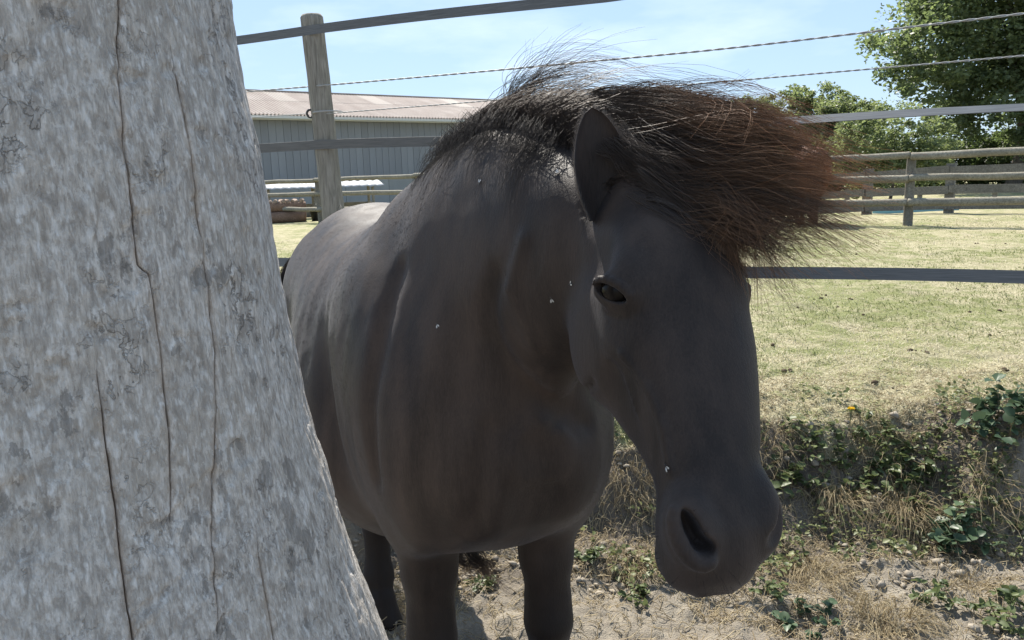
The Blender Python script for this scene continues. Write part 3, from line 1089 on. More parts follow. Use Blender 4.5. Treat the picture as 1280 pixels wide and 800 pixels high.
def build_hair():
    g = np.random.default_rng(21)
    hm = hair_material('mane_hair', (0.056, 0.045, 0.040), (0.44, 0.26, 0.155))
    hs = hair_material('neck_hair', (0.022, 0.018, 0.017), (0.045, 0.036, 0.032), rough=0.6, spec=0.2)
    he = hair_material('ear_edge_hair', (0.16, 0.13, 0.11), (0.30, 0.25, 0.21), rough=0.5, spec=0.3)  # sun-bleached edge hair, paler still so its colour carries the rim light
    hd = hair_material('tail_hair', (0.020, 0.016, 0.015), (0.10, 0.06, 0.04), rough=0.55, spec=0.2)
    def A(*pts):
        return [at(*p) for p in pts]
    guides = [
        A((742, 132, 1.31), (815, 118, 1.22), (905, 130, 1.12), (970, 148, 1.08), (1026, 172, 1.06)),
        A((756, 148, 1.28), (832, 134, 1.18), (912, 150, 1.10), (982, 172, 1.06), (1056, 203, 1.04)),
        A((774, 162, 1.22), (850, 160, 1.13), (922, 178, 1.08), (1000, 203, 1.05), (1076, 234, 1.03)),
        A((795, 186, 1.18), (850, 208, 1.10), (922, 212, 1.06), (1006, 230, 1.04), (1084, 262, 1.03)),
        A((794, 200, 1.15), (862, 240, 1.08), (930, 248, 1.05), (1004, 266, 1.03), (1066, 298, 1.02)),
        A((804, 216, 1.12), (872, 258, 1.07), (930, 274, 1.04), (974, 296, 1.03), (1008, 330, 1.02)),
        A((818, 230, 1.09), (882, 266, 1.06), (920, 284, 1.04), (944, 304, 1.03), (966, 346, 1.02)),
        A((826, 240, 1.08), (868, 276, 1.06), (900, 298, 1.05), (924, 318, 1.04), (944, 352, 1.03))]
    P1, c1 = clumped(guides, 4600, 180, 14, 0.013, 0.018, 0.0020, 0.0031, g, 0.002, 0.012, 0.42, 1.12)
    a1 = clumped.last
    # a second, deeper layer that closes the mass
    deep = [[p + np.array([0, 0.05, -0.004]) for p in q] for q in guides]
    P2, c2 = clumped(deep, 2700, 130, 14, 0.014, 0.02, 0.005, 0.007, g, 0.002, 0.010, 0.5, 0.92)
    # loose flyaways
    P3, c3 = clumped(guides, 800, 160, 14, 0.016, 0.026, 0.005, 0.012, g, 0.004, 0.018, 0.7, 1.15)
    P4, c4 = clumped(guides, 1000, 90, 14, 0.012, 0.014, 0.004, 0.005, g, 0.002, 0.010, 0.4, 1.0, 0.55, 1.0)
    poll = [A((770, 186, 1.14), (792, 206, 1.11), (818, 226, 1.09), (846, 246, 1.08), (876, 268, 1.06)),
            A((780, 178, 1.15), (808, 198, 1.12), (838, 218, 1.09), (872, 238, 1.07), (910, 262, 1.05))]
    P5, c5 = clumped(poll, 900, 40, 14, 0.012, 0.010, 0.005, 0.005, g, 0.002, 0.008, 0.4, 1.0)
    P = np.concatenate([P1, P2, P3, P4, P5])
    bl = np.concatenate([((0.15 + 1.3 * g.random(180) ** 1.5) * (1.2 - 0.85 * a1))[c1], g.uniform(0.1, 0.7, 130)[c2], g.uniform(0.5, 1.3, 160)[c3], g.uniform(0.0, 0.4, 90)[c4], np.full(len(c5), 0.1)])
    P[:, 1:] = push_out(P, 0.003, 1)[:, 1:]
    rad = g.uniform(0.00032, 0.00058, len(P))
    child('forelock', hair_mesh('forelock', P, rad, bl, hm), pony)

    # crest line from the withers to the poll
    ss = np.linspace(-0.02, 0.52, 30)
    top = neck_l.pt(ss, np.interp(ss, neck_l.s, neck_l.tab[1]), 0 * ss)
    wz = np.array([bp(s_, 0, 0) for s_ in np.linspace(0.86, 1.02, 8)])
    wz[:, 2] = 1.362
    crest = np.concatenate([wz[:-2], top[2:]])
    crest = project(crest, 4)
    def crest_at(t):
        x = np.clip(t, 0, 1) * (len(crest) - 1)
        i = np.minimum(x.astype(int), len(crest) - 2)
        w = (x - i)[:, None]
        return crest[i] * (1 - w) + crest[i + 1] * w
    # blown mane: up off the crest, then over to the far side with the wind
    def mane(N, clumps, up, right, drop, tlo, thi, K=11, wobn=0.008):
        ct = g.uniform(tlo, thi, clumps)
        cl = g.uniform(0.6, 1.15, clumps)
        ci = g.integers(0, clumps, N)
        t = np.clip(ct[ci] + g.normal(0, 0.02, N), 0, 1)
        L = cl[ci] * g.uniform(0.75, 1.1, N)
        r_ = crest_at(t) + g.normal(0, 0.008, (N, 3))
        # hair gets longer and blows harder towards the poll
        k = (0.65 + 0.5 * t)[:, None]
        up = up * (0.8 + 1.3 * sstep(0.35, 0.8, t))[:, None]
        ux, rx, dz = np.array([0.0, -0.02, 1.0]), np.array([0.93, -0.34, 0.0]), np.array([0, 0, -1.0])
        Lk = L[:, None] * k
        c0 = r_
        c1_ = r_ + Lk * (ux * up * 0.6 + rx * right * 0.04)
        c2_ = r_ + Lk * (ux * up + rx * right * 0.30)
        c3_ = r_ + Lk * (ux * up * 0.92 + rx * right * 0.66 + dz * drop * 0.35)
        c4_ = r_ + Lk * (ux * up * 0.6 + rx * right + dz * drop)
        Pm = resample(np.stack([c0, c1_, c2_, c3_, c4_], 1), K)
        tt = np.linspace(0, 1, K)[None, :, None]
        Pm = Pm + smooth_noise(clumps, K, wobn * 1.6, 4, g)[ci] * tt + smooth_noise(N, K, wobn * 0.3, 5, g) * tt
        return Pm, ci
    Pa, ca = mane(3600, 150, 0.022, 0.26, 0.085, 0.20, 1.0, wobn=0.006)
    Pb, cb = mane(240, 60, 0.045, 0.30, 0.04, 0.30, 0.95, wobn=0.010)
    # near side: locks lying down the neck towards the viewer's left
    N, clumps, K = 800, 150, 12
    ct = g.uniform(0.33, 0.98, clumps); ci = g.integers(0, clumps, N)
    t = np.clip(ct[ci] + g.normal(0, 0.018, N), 0, 1)
    ln = (0.03 + 0.13 * g.random(clumps) ** 1.8)[ci] * g.uniform(0.7, 1.1, N)
    r_ = crest_at(t) + g.normal(0, 0.006, (N, 3))
    dirn = np.array([-0.34, -0.30, -0.90])
    cs = [r_, r_ + np.array([-0.02, -0.012, 0.022]) * (0.5 + g.random((N, 1)))]
    for q in (0.3, 0.55, 0.8, 1.0):
        cs.append(r_ + dirn * ln[:, None] * q + np.array([-0.03, -0.02, 0.01]))
    Pc = resample(np.stack(cs, 1), K)
    Pc = Pc + smooth_noise(clumps, K, 0.010, 4, g)[ci] * np.linspace(0, 1, K)[None, :, None] + smooth_noise(N, K, 0.0012, 5, g)
    Pc = push_out(Pc, 0.0025, 3)
    # withers tuft that stands off the far outline
    W_ = [A((640, 128, 1.62), (605, 150, 1.66), (578, 172, 1.70), (562, 205, 1.74), (556, 240, 1.78)),
          A((648, 142, 1.62), (616, 162, 1.66), (592, 182, 1.70), (574, 210, 1.74), (564, 240, 1.78))
          ]
    Pd, cd = clumped(W_, 1500, 60, 13, 0.010, 0.010, 0.006, 0.007, g, 0.003, 0.013, 0.6, 1.02)
    Pd = push_out(Pd, 0.003, 1)
    # the big lock lifted off the crest
    X_ = [A((636, 150, 1.58), (636, 112, 1.56), (668, 84, 1.53), (730, 66, 1.50), (800, 74, 1.47)),
          A((644, 146, 1.57), (648, 116, 1.55), (690, 92, 1.52), (745, 84, 1.49), (820, 92, 1.46)),
          A((655, 135, 1.56), (675, 108, 1.54), (720, 92, 1.51), (770, 90, 1.48), (850, 104, 1.45))]
    Pe, ce = clumped(X_, 200, 34, 13, 0.004, 0.020, 0.003, 0.010, g, 0.004, 0.016, 0.5, 1.1)
    P = np.concatenate([Pa, Pb]); 
    P = push_out(P, 0.003, 2)
    child('mane', hair_mesh('mane', P, g.uniform(0.00032, 0.0006, len(P)), np.concatenate([g.uniform(0.2, 0.95, 150)[ca], g.uniform(0.1, 0.8, 60)[cb]]), hm), pony)
    P = np.concatenate([Pc, ])
    child('mane', hair_mesh('mane', P, g.uniform(0.00025, 0.0005, len(P)), g.uniform(0.05, 0.2, 150)[ci], hs), pony)
    P = np.concatenate([Pd, Pe])
    child('mane', hair_mesh('mane', P, g.uniform(0.0004, 0.0007, len(P)), np.full(len(P), 0.15), hm), pony)
    # tail
    N, K = 1500, 12
    r_ = bp(-0.06, 0, 1.12) + g.normal(0, 0.022, (N, 3)) * np.array([1, 1, 2.5])
    ln = g.uniform(0.55, 0.85, N)
    sw = g.normal(0, 0.05, (N, 3))
    cs = [r_, r_ + np.array([-0.035, 0.06, -0.03]) + sw * 0.3]
    for q in (0.3, 0.6, 1.0):
        cs.append(r_ + np.array([-0.05, 0.07, 0]) + np.array([0.06 * q * q, 0.02, -1.0]) * (ln * q)[:, None] + sw * (0.4 + 0.8 * q))
    P = resample(np.stack(cs, 1), K) + smooth_noise(N, K, 0.006, 5, g)
    child('tail', hair_mesh('tail', P, g.uniform(0.0006, 0.001, N), g.uniform(0.2, 0.6, N), hd), pony)
    T_ = [A((388, 314, 2.52), (378, 322, 2.48), (370, 342, 2.43), (368, 382, 2.40), (374, 440, 2.38)),
          A((386, 318, 2.55), (376, 324, 2.50), (369, 344, 2.44), (368, 385, 2.40), (376, 440, 2.38))]
    P, cc = clumped(T_, 900, 40, 12, 0.006, 0.008, 0.004, 0.005, g, 0.004, 0.014, 0.6, 1.0)
    P = push_out(P, 0.006, 3)
    child('tail', hair_mesh('tail', P, g.uniform(0.0007, 0.0011, len(P)), np.full(len(P), 0.15), hd), pony)
    # wisp of long hair hanging behind the chest
    B_ = [A((572, 690, 1.72), (585, 700, 1.72), (600, 712, 1.72), (615, 725, 1.72), (640, 742, 1.72)),
          A((590, 685, 1.72), (600, 697, 1.72), (612, 708, 1.72), (625, 718, 1.72), (638, 728, 1.72)),
          A((566, 690, 1.74), (574, 706, 1.74), (582, 718, 1.74), (596, 730, 1.74), (610, 746, 1.74))]
    P, cc = clumped(B_, 260, 14, 9, 0.012, 0.012, 0.004, 0.008, g, 0.003, 0.012, 0.6, 1.0)
    child('belly_hair', hair_mesh('belly_hair', P, g.uniform(0.0005, 0.0008, len(P)), np.full(len(P), 0.8), hm), pony)
    # fine hair that edges the near ear
    N = 700
    ed_ = np.array(EAR_EDGE[0])                 # (nv, 2, 3)
    x = g.random(N) * (len(ed_) - 1.001)
    i = x.astype(int); w = (x - i)[:, None]
    sd = g.integers(0, 2, N)
    base = ed_[i, sd] * (1 - w) + ed_[i + 1, sd] * w
    outw = ed_[i, sd] - ed_[i, 1 - sd]
    outw /= np.linalg.norm(outw, axis=1, keepdims=True) + 1e-9
    T_ = ed_[-1, 0] - ed_[0].mean(0); T_ /= np.linalg.norm(T_)
    tip = base + T_ * g.uniform(0.004, 0.010, N)[:, None] + outw * g.uniform(0.0, 0.004, N)[:, None] + g.normal(0, 0.001, (N, 3))
    P = resample(np.stack([base, (base + tip) / 2 + g.normal(0, 0.0006, (N, 3)), tip], 1), 4)
    child('ear_hair', hair_mesh('ear_hair', P, np.full(N, 0.0003), np.full(N, 0.3), he), pony)
    # whiskers on the lips and chin
    N = 70
    c = hp(0.525, -0.085, -0.012) + g.normal(0, 1, (N, 3)) * np.array([0.05, 0.05, 0.03])
    c = project(c, 6)
    n = sdf_n(c, 0.004); n /= np.linalg.norm(n, axis=1, keepdims=True) + 1e-9
    L = g.uniform(0.012, 0.035, N)[:, None]
    P = resample(np.stack([c, c + n * L * 0.5 + HL * 0.002, c + n * L * 0.9 + HL * L * 0.4 + g.normal(0, 0.002, (N, 3))], 1), 6)
    tag(child('whiskers', hair_mesh('whiskers', P, np.full(N, 0.00028), np.full(N, 0.2), hs), pony), kind='stuff')
build_hair()

# short coat hair over the side of the pony that shows
def build_fur():
    g = np.random.default_rng(77)
    me = body_me
    me.calc_loop_triangles()
    co = np.empty(len(me.vertices) * 3); me.vertices.foreach_get('co', co); co = co.reshape(-1, 3)
    tr = np.empty(len(me.loop_triangles) * 3, dtype=np.int32); me.loop_triangles.foreach_get('vertices', tr); tr = tr.reshape(-1, 3)
    a, b, c = co[tr[:, 0]], co[tr[:, 1]], co[tr[:, 2]]
    n = np.cross(b - a, c - a)
    ar = np.linalg.norm(n, axis=1) / 2
    n /= 2 * ar[:, None] + 1e-12
    cen = (a + b + c) / 3
    view = np.array([0, 0, EYE]) - cen
    dist = np.linalg.norm(view, axis=1)
    face = (n * view).sum(1) / dist
    w = ar * ((face > -0.3) & (face < 0.42)) / dist ** 1.3
    N = 90000
    k = g.choice(len(tr), N, p=w / w.sum())
    r1, r2 = np.sqrt(g.random(N)), g.random(N)
    p = a[k] * (1 - r1)[:, None] + b[k] * (r1 * (1 - r2))[:, None] + c[k] * (r1 * r2)[:, None]
    nn = n[k]
    s = (p - PH) @ HL
    head = ((s > -0.02) & ((p - PH) @ HN > -0.28) & (np.abs((p - PH) @ HS) < 0.14))[:, None]
    flow = np.where(head, HL[None], (-FD * 0.75 + np.array([-0.05, 0, -0.65]))[None])
    sw = np.stack([fbm(p[:, 0] * 7 + o, p[:, 1] * 7, p[:, 2] * 7, 2) - 0.5 for o in (0, 40, 80)], 1)
    flow = flow + sw * 0.3 + g.normal(0, 0.07, (N, 3))
    flow = flow - nn * (flow * nn).sum(1, keepdims=True)
    flow /= np.linalg.norm(flow, axis=1, keepdims=True) + 1e-9
    L = np.where(head[:, 0], 0.0055, 0.009) * g.uniform(0.6, 1.25, N)
    up = g.uniform(0.06, 0.16, N)
    side = np.cross(flow, nn)
    wd = np.where(head[:, 0], 0.0003, 0.00042)[:, None]
    p0 = p - nn * 0.0008
    mid = p0 + flow * (L * 0.55)[:, None] + nn * (L * up * 0.75)[:, None]
    tip = p0 + flow * L[:, None] + nn * (L * up)[:, None]
    V = np.stack([p0 - side * wd, p0 + side * wd, mid + side * wd * 0.7, tip, mid - side * wd * 0.7], 1).reshape(-1, 3)
    F = np.arange(5 * N).reshape(N, 5)
    m = Mat('coat_hair', rough=0.55, spec=0.22)
    m.to(m.mix(m.attr('tint'), (0.020, 0.0165, 0.0155), (0.040, 0.032, 0.028)), 'Base Color')
    fur = mesh('coat_hair', V, F, m.m, True, {'tint': np.repeat(g.random(N), 5)})
    child('coat_hair', fur, pony)
    fur_o = pony.children[-1]
build_fur()

# ------------------------------------------------------------------ near fence: round post, electric tape and rope
def wood_material(name, a, b, c, grain=(30, 30, 3)):
    m = Mat(name, rough=0.85, spec=0.2)
    v = m.coord((1, 1, 1))
    n1 = m.noise(m.coord(grain), 4.0, 4, 0.65, 0.6)
    n2 = m.noise(v, 3.0, 4, 0.6)
    col = m.ramp(n1, [(0.3, a), (0.5, b), (0.72, c)])
    col = m.mix(m.rng(n2, 0.45, 0.7, 0.0, 0.55), col, tuple(x * 0.62 for x in b))
    m.to(col, 'Base Color')
    m.bump(n1, 0.5, 0.006)
    return m.m
post_m = wood_material('post_wood', (0.14, 0.127, 0.105), (0.25, 0.23, 0.19), (0.35, 0.325, 0.28), (26, 26, 2.2))
rail_m = wood_material('rail_wood', (0.13, 0.118, 0.092), (0.235, 0.215, 0.172), (0.34, 0.32, 0.265), (9, 9, 9))
dark_m = wood_material('old_wood', (0.09, 0.085, 0.075), (0.17, 0.16, 0.14), (0.26, 0.245, 0.215), (9, 9, 9))

def local(V, o):
    return np.asarray(V, float) - np.asarray(o.location)

def build_tape_fence():
    A0, B0 = np.array([-0.785, 3.6]), np.array([1.70, 2.5])
    def fp(t, z):
        q = A0 + (B0 - A0) * t
        return np.array([q[0], q[1], z])
    root = empty('electric_fence', (A0[0], A0[1], float(ground_z(*A0))))
    tag(root, 'electric tape and rope paddock fence on round wooden posts running behind the pony', 'fence')
    for i, t in enumerate((-0.013, 1.28, -0.62)):
        q = fp(t, 0)
        gz = float(ground_z(q[0], q[1]))
        lean = np.array([0.012, 0.0, 0]) if i == 0 else np.zeros(3)
        V, F = pole(np.array([q[0], q[1], gz - 0.3]) + lean * 3, np.array([q[0], q[1], EYE + 0.761]) - lean * 3, 0.052, 0.0485, 22, 26, 0.05, 5 + i, 0.16)
        link('post', mesh('post', local(V, root), F, post_m), root)
    tm = Mat('tape', (0.060, 0.066, 0.074), 0.42, 0.5)
    w = tm.noise(tm.coord((1, 1, 60)), 12, 2, 0.5)
    tm.to(tm.mix(tm.rng(w, 0.35, 0.65), (0.07, 0.075, 0.08), (0.13, 0.135, 0.14)), 'Base Color')
    def tape(zs, hw, tilt, sag=0.0, front=0.062):
        n = 44
        ts = np.linspace(-0.62, 1.28, n)
        off = np.array([-(B0 - A0)[1], (B0 - A0)[0]]); off = -off / np.linalg.norm(off) * front
        V, F = [], []
        for i, t in enumerate(ts):
            z = np.interp(t, zs[0], zs[1]) + 0.004 * math.sin(t * 9) - sag * (1 - ((t % 1.28) / 0.64 - 1) ** 2) 
            p = fp(t, z) + np.array([off[0], off[1], 0])
            a = np.interp(t, *tilt)
            wv = np.array([off[0] / front * math.sin(a), off[1] / front * math.sin(a), math.cos(a)])
            nv = np.array([off[0] / front * math.cos(a), off[1] / front * math.cos(a), -math.sin(a)])
            for su, sn in ((-1, -1), (1, -1), (1, 1), (-1, 1)):
                V.append(p + wv * hw * su + nv * 0.0011 * sn)
        for i in range(n - 1):
            for k in range(4):
                F.append((4 * i + k, 4 * i + (k + 1) % 4, 4 * i + 4 + (k + 1) % 4, 4 * i + 4 + k))
        F.append((3, 2, 1, 0)); F.append(tuple(4 * (n - 1) + k for k in range(4)))
        link('tape', mesh('tape', local(V, root), F, tm.m, smooth=False), root)
    tape(([-0.62, 0, 0.488, 1.28], [EYE + 0.690, EYE + 0.686, EYE + 0.664, EYE + 0.69]), 0.0195, ([-1, 2], [0.1, 0.1]))
    tape(([-0.62, 0, 0.224, 0.75, 1.0, 1.28], [EYE + 0.205, EYE + 0.188, EYE + 0.166, EYE + 0.169, EYE + 0.167, EYE + 0.17]), 0.0205, ([-1, 0.5, 0.75, 0.95, 1.3], [0.15, 0.15, -0.85, -0.95, -1.0]))
    tape(([-0.62, 0, 0.70, 1.0, 1.28], [EYE - 0.36, EYE - 0.365, EYE - 0.382, EYE - 0.385, EYE - 0.38]), 0.0225, ([-1, 2], [-0.12, -0.12]), front=-0.06)
    rm = Mat('rope', (0.33, 0.33, 0.32), 0.6, 0.3)
    def rope(tz, r_, front=0.05):
        n = 420
        ts = np.linspace(tz[0][0], tz[0][-1], n)
        off = np.array([-(B0 - A0)[1], (B0 - A0)[0]]); off = -off / np.linalg.norm(off)
        cz = np.interp(ts, *tz)
        ker = np.ones(41) / 41
        cz = np.convolve(np.pad(cz, 20, 'edge'), ker, 'valid')
        C = np.array([fp(t, z) for t, z in zip(ts, cz)]) + np.array([off[0] * front, off[1] * front, 0])
        ph = np.arange(n) * 0.9
        ps = []
        for s in (0, math.pi):
            d = np.stack([off[0] * np.cos(ph + s), off[1] * np.cos(ph + s), np.sin(ph + s)], 1) * r_ * 0.55
            ps.append(C + d)
        V, F = tubes(np.array(ps), np.full((2, n), r_ * 0.62), 5)
        link('rope', mesh('rope', local(V, root), F, rm.m), root)
    rope(([-0.62, 0, 0.27, 0.65, 1.0, 1.28], [EYE + 0.47, EYE + 0.446, EYE + 0.439, EYE + 0.434, EYE + 0.454, EYE + 0.47]), 0.0036)
    rope(([0.0, 0.3, 0.65, 1.0, 1.28], [EYE + 0.323, EYE + 0.322, EYE + 0.322, EYE + 0.327, EYE + 0.34]), 0.0028)
    # thin wire that ends in an insulated eye hook on the post
    c = fp(-0.013, EYE + 0.330) + np.array([-0.058, -0.02, 0])
    ring = np.array([[c + np.array([0.017 * math.cos(a) - 0.012, 0.0, 0.017 * math.sin(a)]) for a in np.linspace(0.3, 2 * math.pi - 0.2, 18)]])
    V, F = tubes(ring, np.full((1, 18), 0.0055), 6)
    im = Mat('insulator', (0.02, 0.02, 0.022), 0.4, 0.5)
    ins = link('insulator', mesh('insulator', local(V, root), F, im.m), root)
    sh = np.array([[c + np.array([0.0, 0, 0]), c + np.array([0.02, -0.055, 0.0]), c + np.array([0.075, -0.062, 0.003]), c + np.array([0.122, -0.03, 0.004]), c + np.array([0.13, 0.02, 0.004])]])
    V, F = tubes(resample(sh, 12), np.full((1, 12), 0.0035), 6)
    link('hook', mesh('hook', local(V, root), F, rm.m), ins)
    wr = np.array([[fp(-0.62, EYE + 0.345) + np.array([0, -0.05, 0]), c + np.array([-0.03, 0, 0])]])
    V, F = tubes(resample(wr, 6), np.full((1, 6), 0.0022), 5)
    link('wire', mesh('wire', local(V, root), F, rm.m), root)
build_tape_fence()

# ------------------------------------------------------------------ post and rail fences
def rail_fence(name, label, pts, post_h, post_r, rails, rr, mat_p, mat_r, flat=False, seed=1, group=None):
    g = np.random.default_rng(seed)
    root = empty(name, (pts[0][0], pts[0][1], float(ground_z(*pts[0]))))
    tag(root, label, 'fence', group)
    for i, p in enumerate(pts):
        gz = float(ground_z(*p))
        if flat:
            V, F = [], []
            d = np.array(pts[min(i + 1, len(pts) - 1)]) - np.array(pts[max(i - 1, 0)])
            box(V, F, (p[0], p[1], gz + post_h / 2 - 0.15), 2 * post_r, 2 * post_r, post_h + 0.3, rotz(math.atan2(d[1], d[0]) + 0.05))
        else:
            V, F = pole((p[0], p[1], gz - 0.3), (p[0] + g.normal(0, 0.012), p[1], gz + post_h), post_r * 1.04, post_r * 0.95, 12, 6, 0.08, seed + i, 0.15)
        link('post', mesh('post', local(V, root), F, mat_p, smooth=not flat), root)
    for i in range(len(pts) - 1):
        a, b = np.array(pts[i]), np.array(pts[i + 1])
        d = (b - a) / np.linalg.norm(b - a)
        nrm = np.array([d[1], -d[0]])
        if nrm[1] > 0: nrm = -nrm
        za, zb = float(ground_z(*a)), float(ground_z(*b))
        for h in rails:
            o = nrm * (post_r + rr * (0.35 if flat else 0.7))
            j0, j1 = g.normal(0, 0.012, 2)
            e = 0.003
            p0 = np.array([a[0] + o[0], a[1] + o[1], za + h + j0]) + np.array([d[0], d[1], 0]) * e
            p1 = np.array([b[0] + o[0], b[1] + o[1], zb + h + j1]) - np.array([d[0], d[1], 0]) * e
            if flat:
                V, F = [], []
                L = np.linalg.norm(p1 - p0)
                rot = rotz(math.atan2(d[1], d[0]))
                tz = math.atan2(p1[2] - p0[2], L)
                ry = np.array([[math.cos(tz), 0, -math.sin(tz)], [0, 1, 0], [math.sin(tz), 0, math.cos(tz)]])
                box(V, F, (p0 + p1) / 2, L, 0.03, 2 * rr, rot @ ry)
            else:
                V, F = pole(p0, p1, rr * g.uniform(0.92, 1.08), rr * g.uniform(0.92, 1.08), 10, 8, 0.22, seed + 31 * i + int(h * 100), 0.1)
            link('rail', mesh('rail', local(V, root), F, mat_r, smooth=not flat), root)
    return root
P0, P1 = np.array([6.98, 13.35]), np.array([-2.33, 20.0])
pts = [tuple(P0 + (P1 - P0) * t / 3) for t in range(-2, 7)]
rail_fence('rail_fence', 'pale round rail fence crossing the field in front of the barn and the trees', pts, 1.24, 0.075, (0.40, 0.80, 1.20), 0.062, dark_m, rail_m, seed=3)
q = lambda px, d: ((px - 640) / FPX * d, d)
rail_fence('board_fence', 'dark grey board fence standing just behind the pale rail fence', [q(980, 19.5), q(1085, 17.6), q(1187, 16.4), q(1330, 15.0)], 1.04, 0.085, (0.16, 0.50, 0.90), 0.085, dark_m, dark_m, True, 9)
rail_fence('board_fence', 'weathered pale board fence farthest back at the foot of the trees', [q(1060, 27), q(1150, 25.6), q(1243, 24.3), q(1370, 22.8)], 0.72, 0.07, (0.18, 0.58), 0.075, dark_m, rail_m, True, 12)

# water trough behind the fence
def trough():
    c = q(1145, 19.2)
    gz = float(ground_z(*c))
    root = empty('water_trough', (c[0], c[1], gz), -0.5)
    tag(root, 'low pale blue water trough lying in the grass behind the rail fence', 'trough')
    m = Mat('blue_plastic', (0.22, 0.45, 0.52), 0.4, 0.4)
    V, F = [], []
    L, Wd, H, t = 1.9, 0.55, 0.20, 0.04
    box(V, F, (0, -Wd / 2, H / 2), L, t, H); box(V, F, (0, Wd / 2, H / 2), L, t, H)
    box(V, F, (-L / 2 + t / 2, 0, H / 2), t, Wd - t - 0.004, H); box(V, F, (L / 2 - t / 2, 0, H / 2), t, Wd - t - 0.004, H)
    box(V, F, (0, 0, 0.03), L - 2 * t - 0.004, Wd - t - 0.004, 0.03)
    link('basin', mesh('basin', V, F, m.m, False), root)
    V, F = [], []
    for y in (-1, 1):
        box(V, F, (0, y * (Wd / 2 + 0.01), H + 0.011), L + 0.06, 0.06, 0.02)
    for x in (-1, 1):
        box(V, F, (x * (L / 2), 0, H + 0.0115), 0.06, Wd - 0.045, 0.02)
    link('rim', mesh('rim', V, F, m.m, False), root)
    w = Mat('water', (0.25, 0.36, 0.38), 0.05, 0.5)
    V, F = [], []
    box(V, F, (0, 0, 0.13), L - 2 * t - 0.004, Wd - t - 0.004, 0.012)
    link('water', mesh('water', V, F, w.m, False), root)
trough()

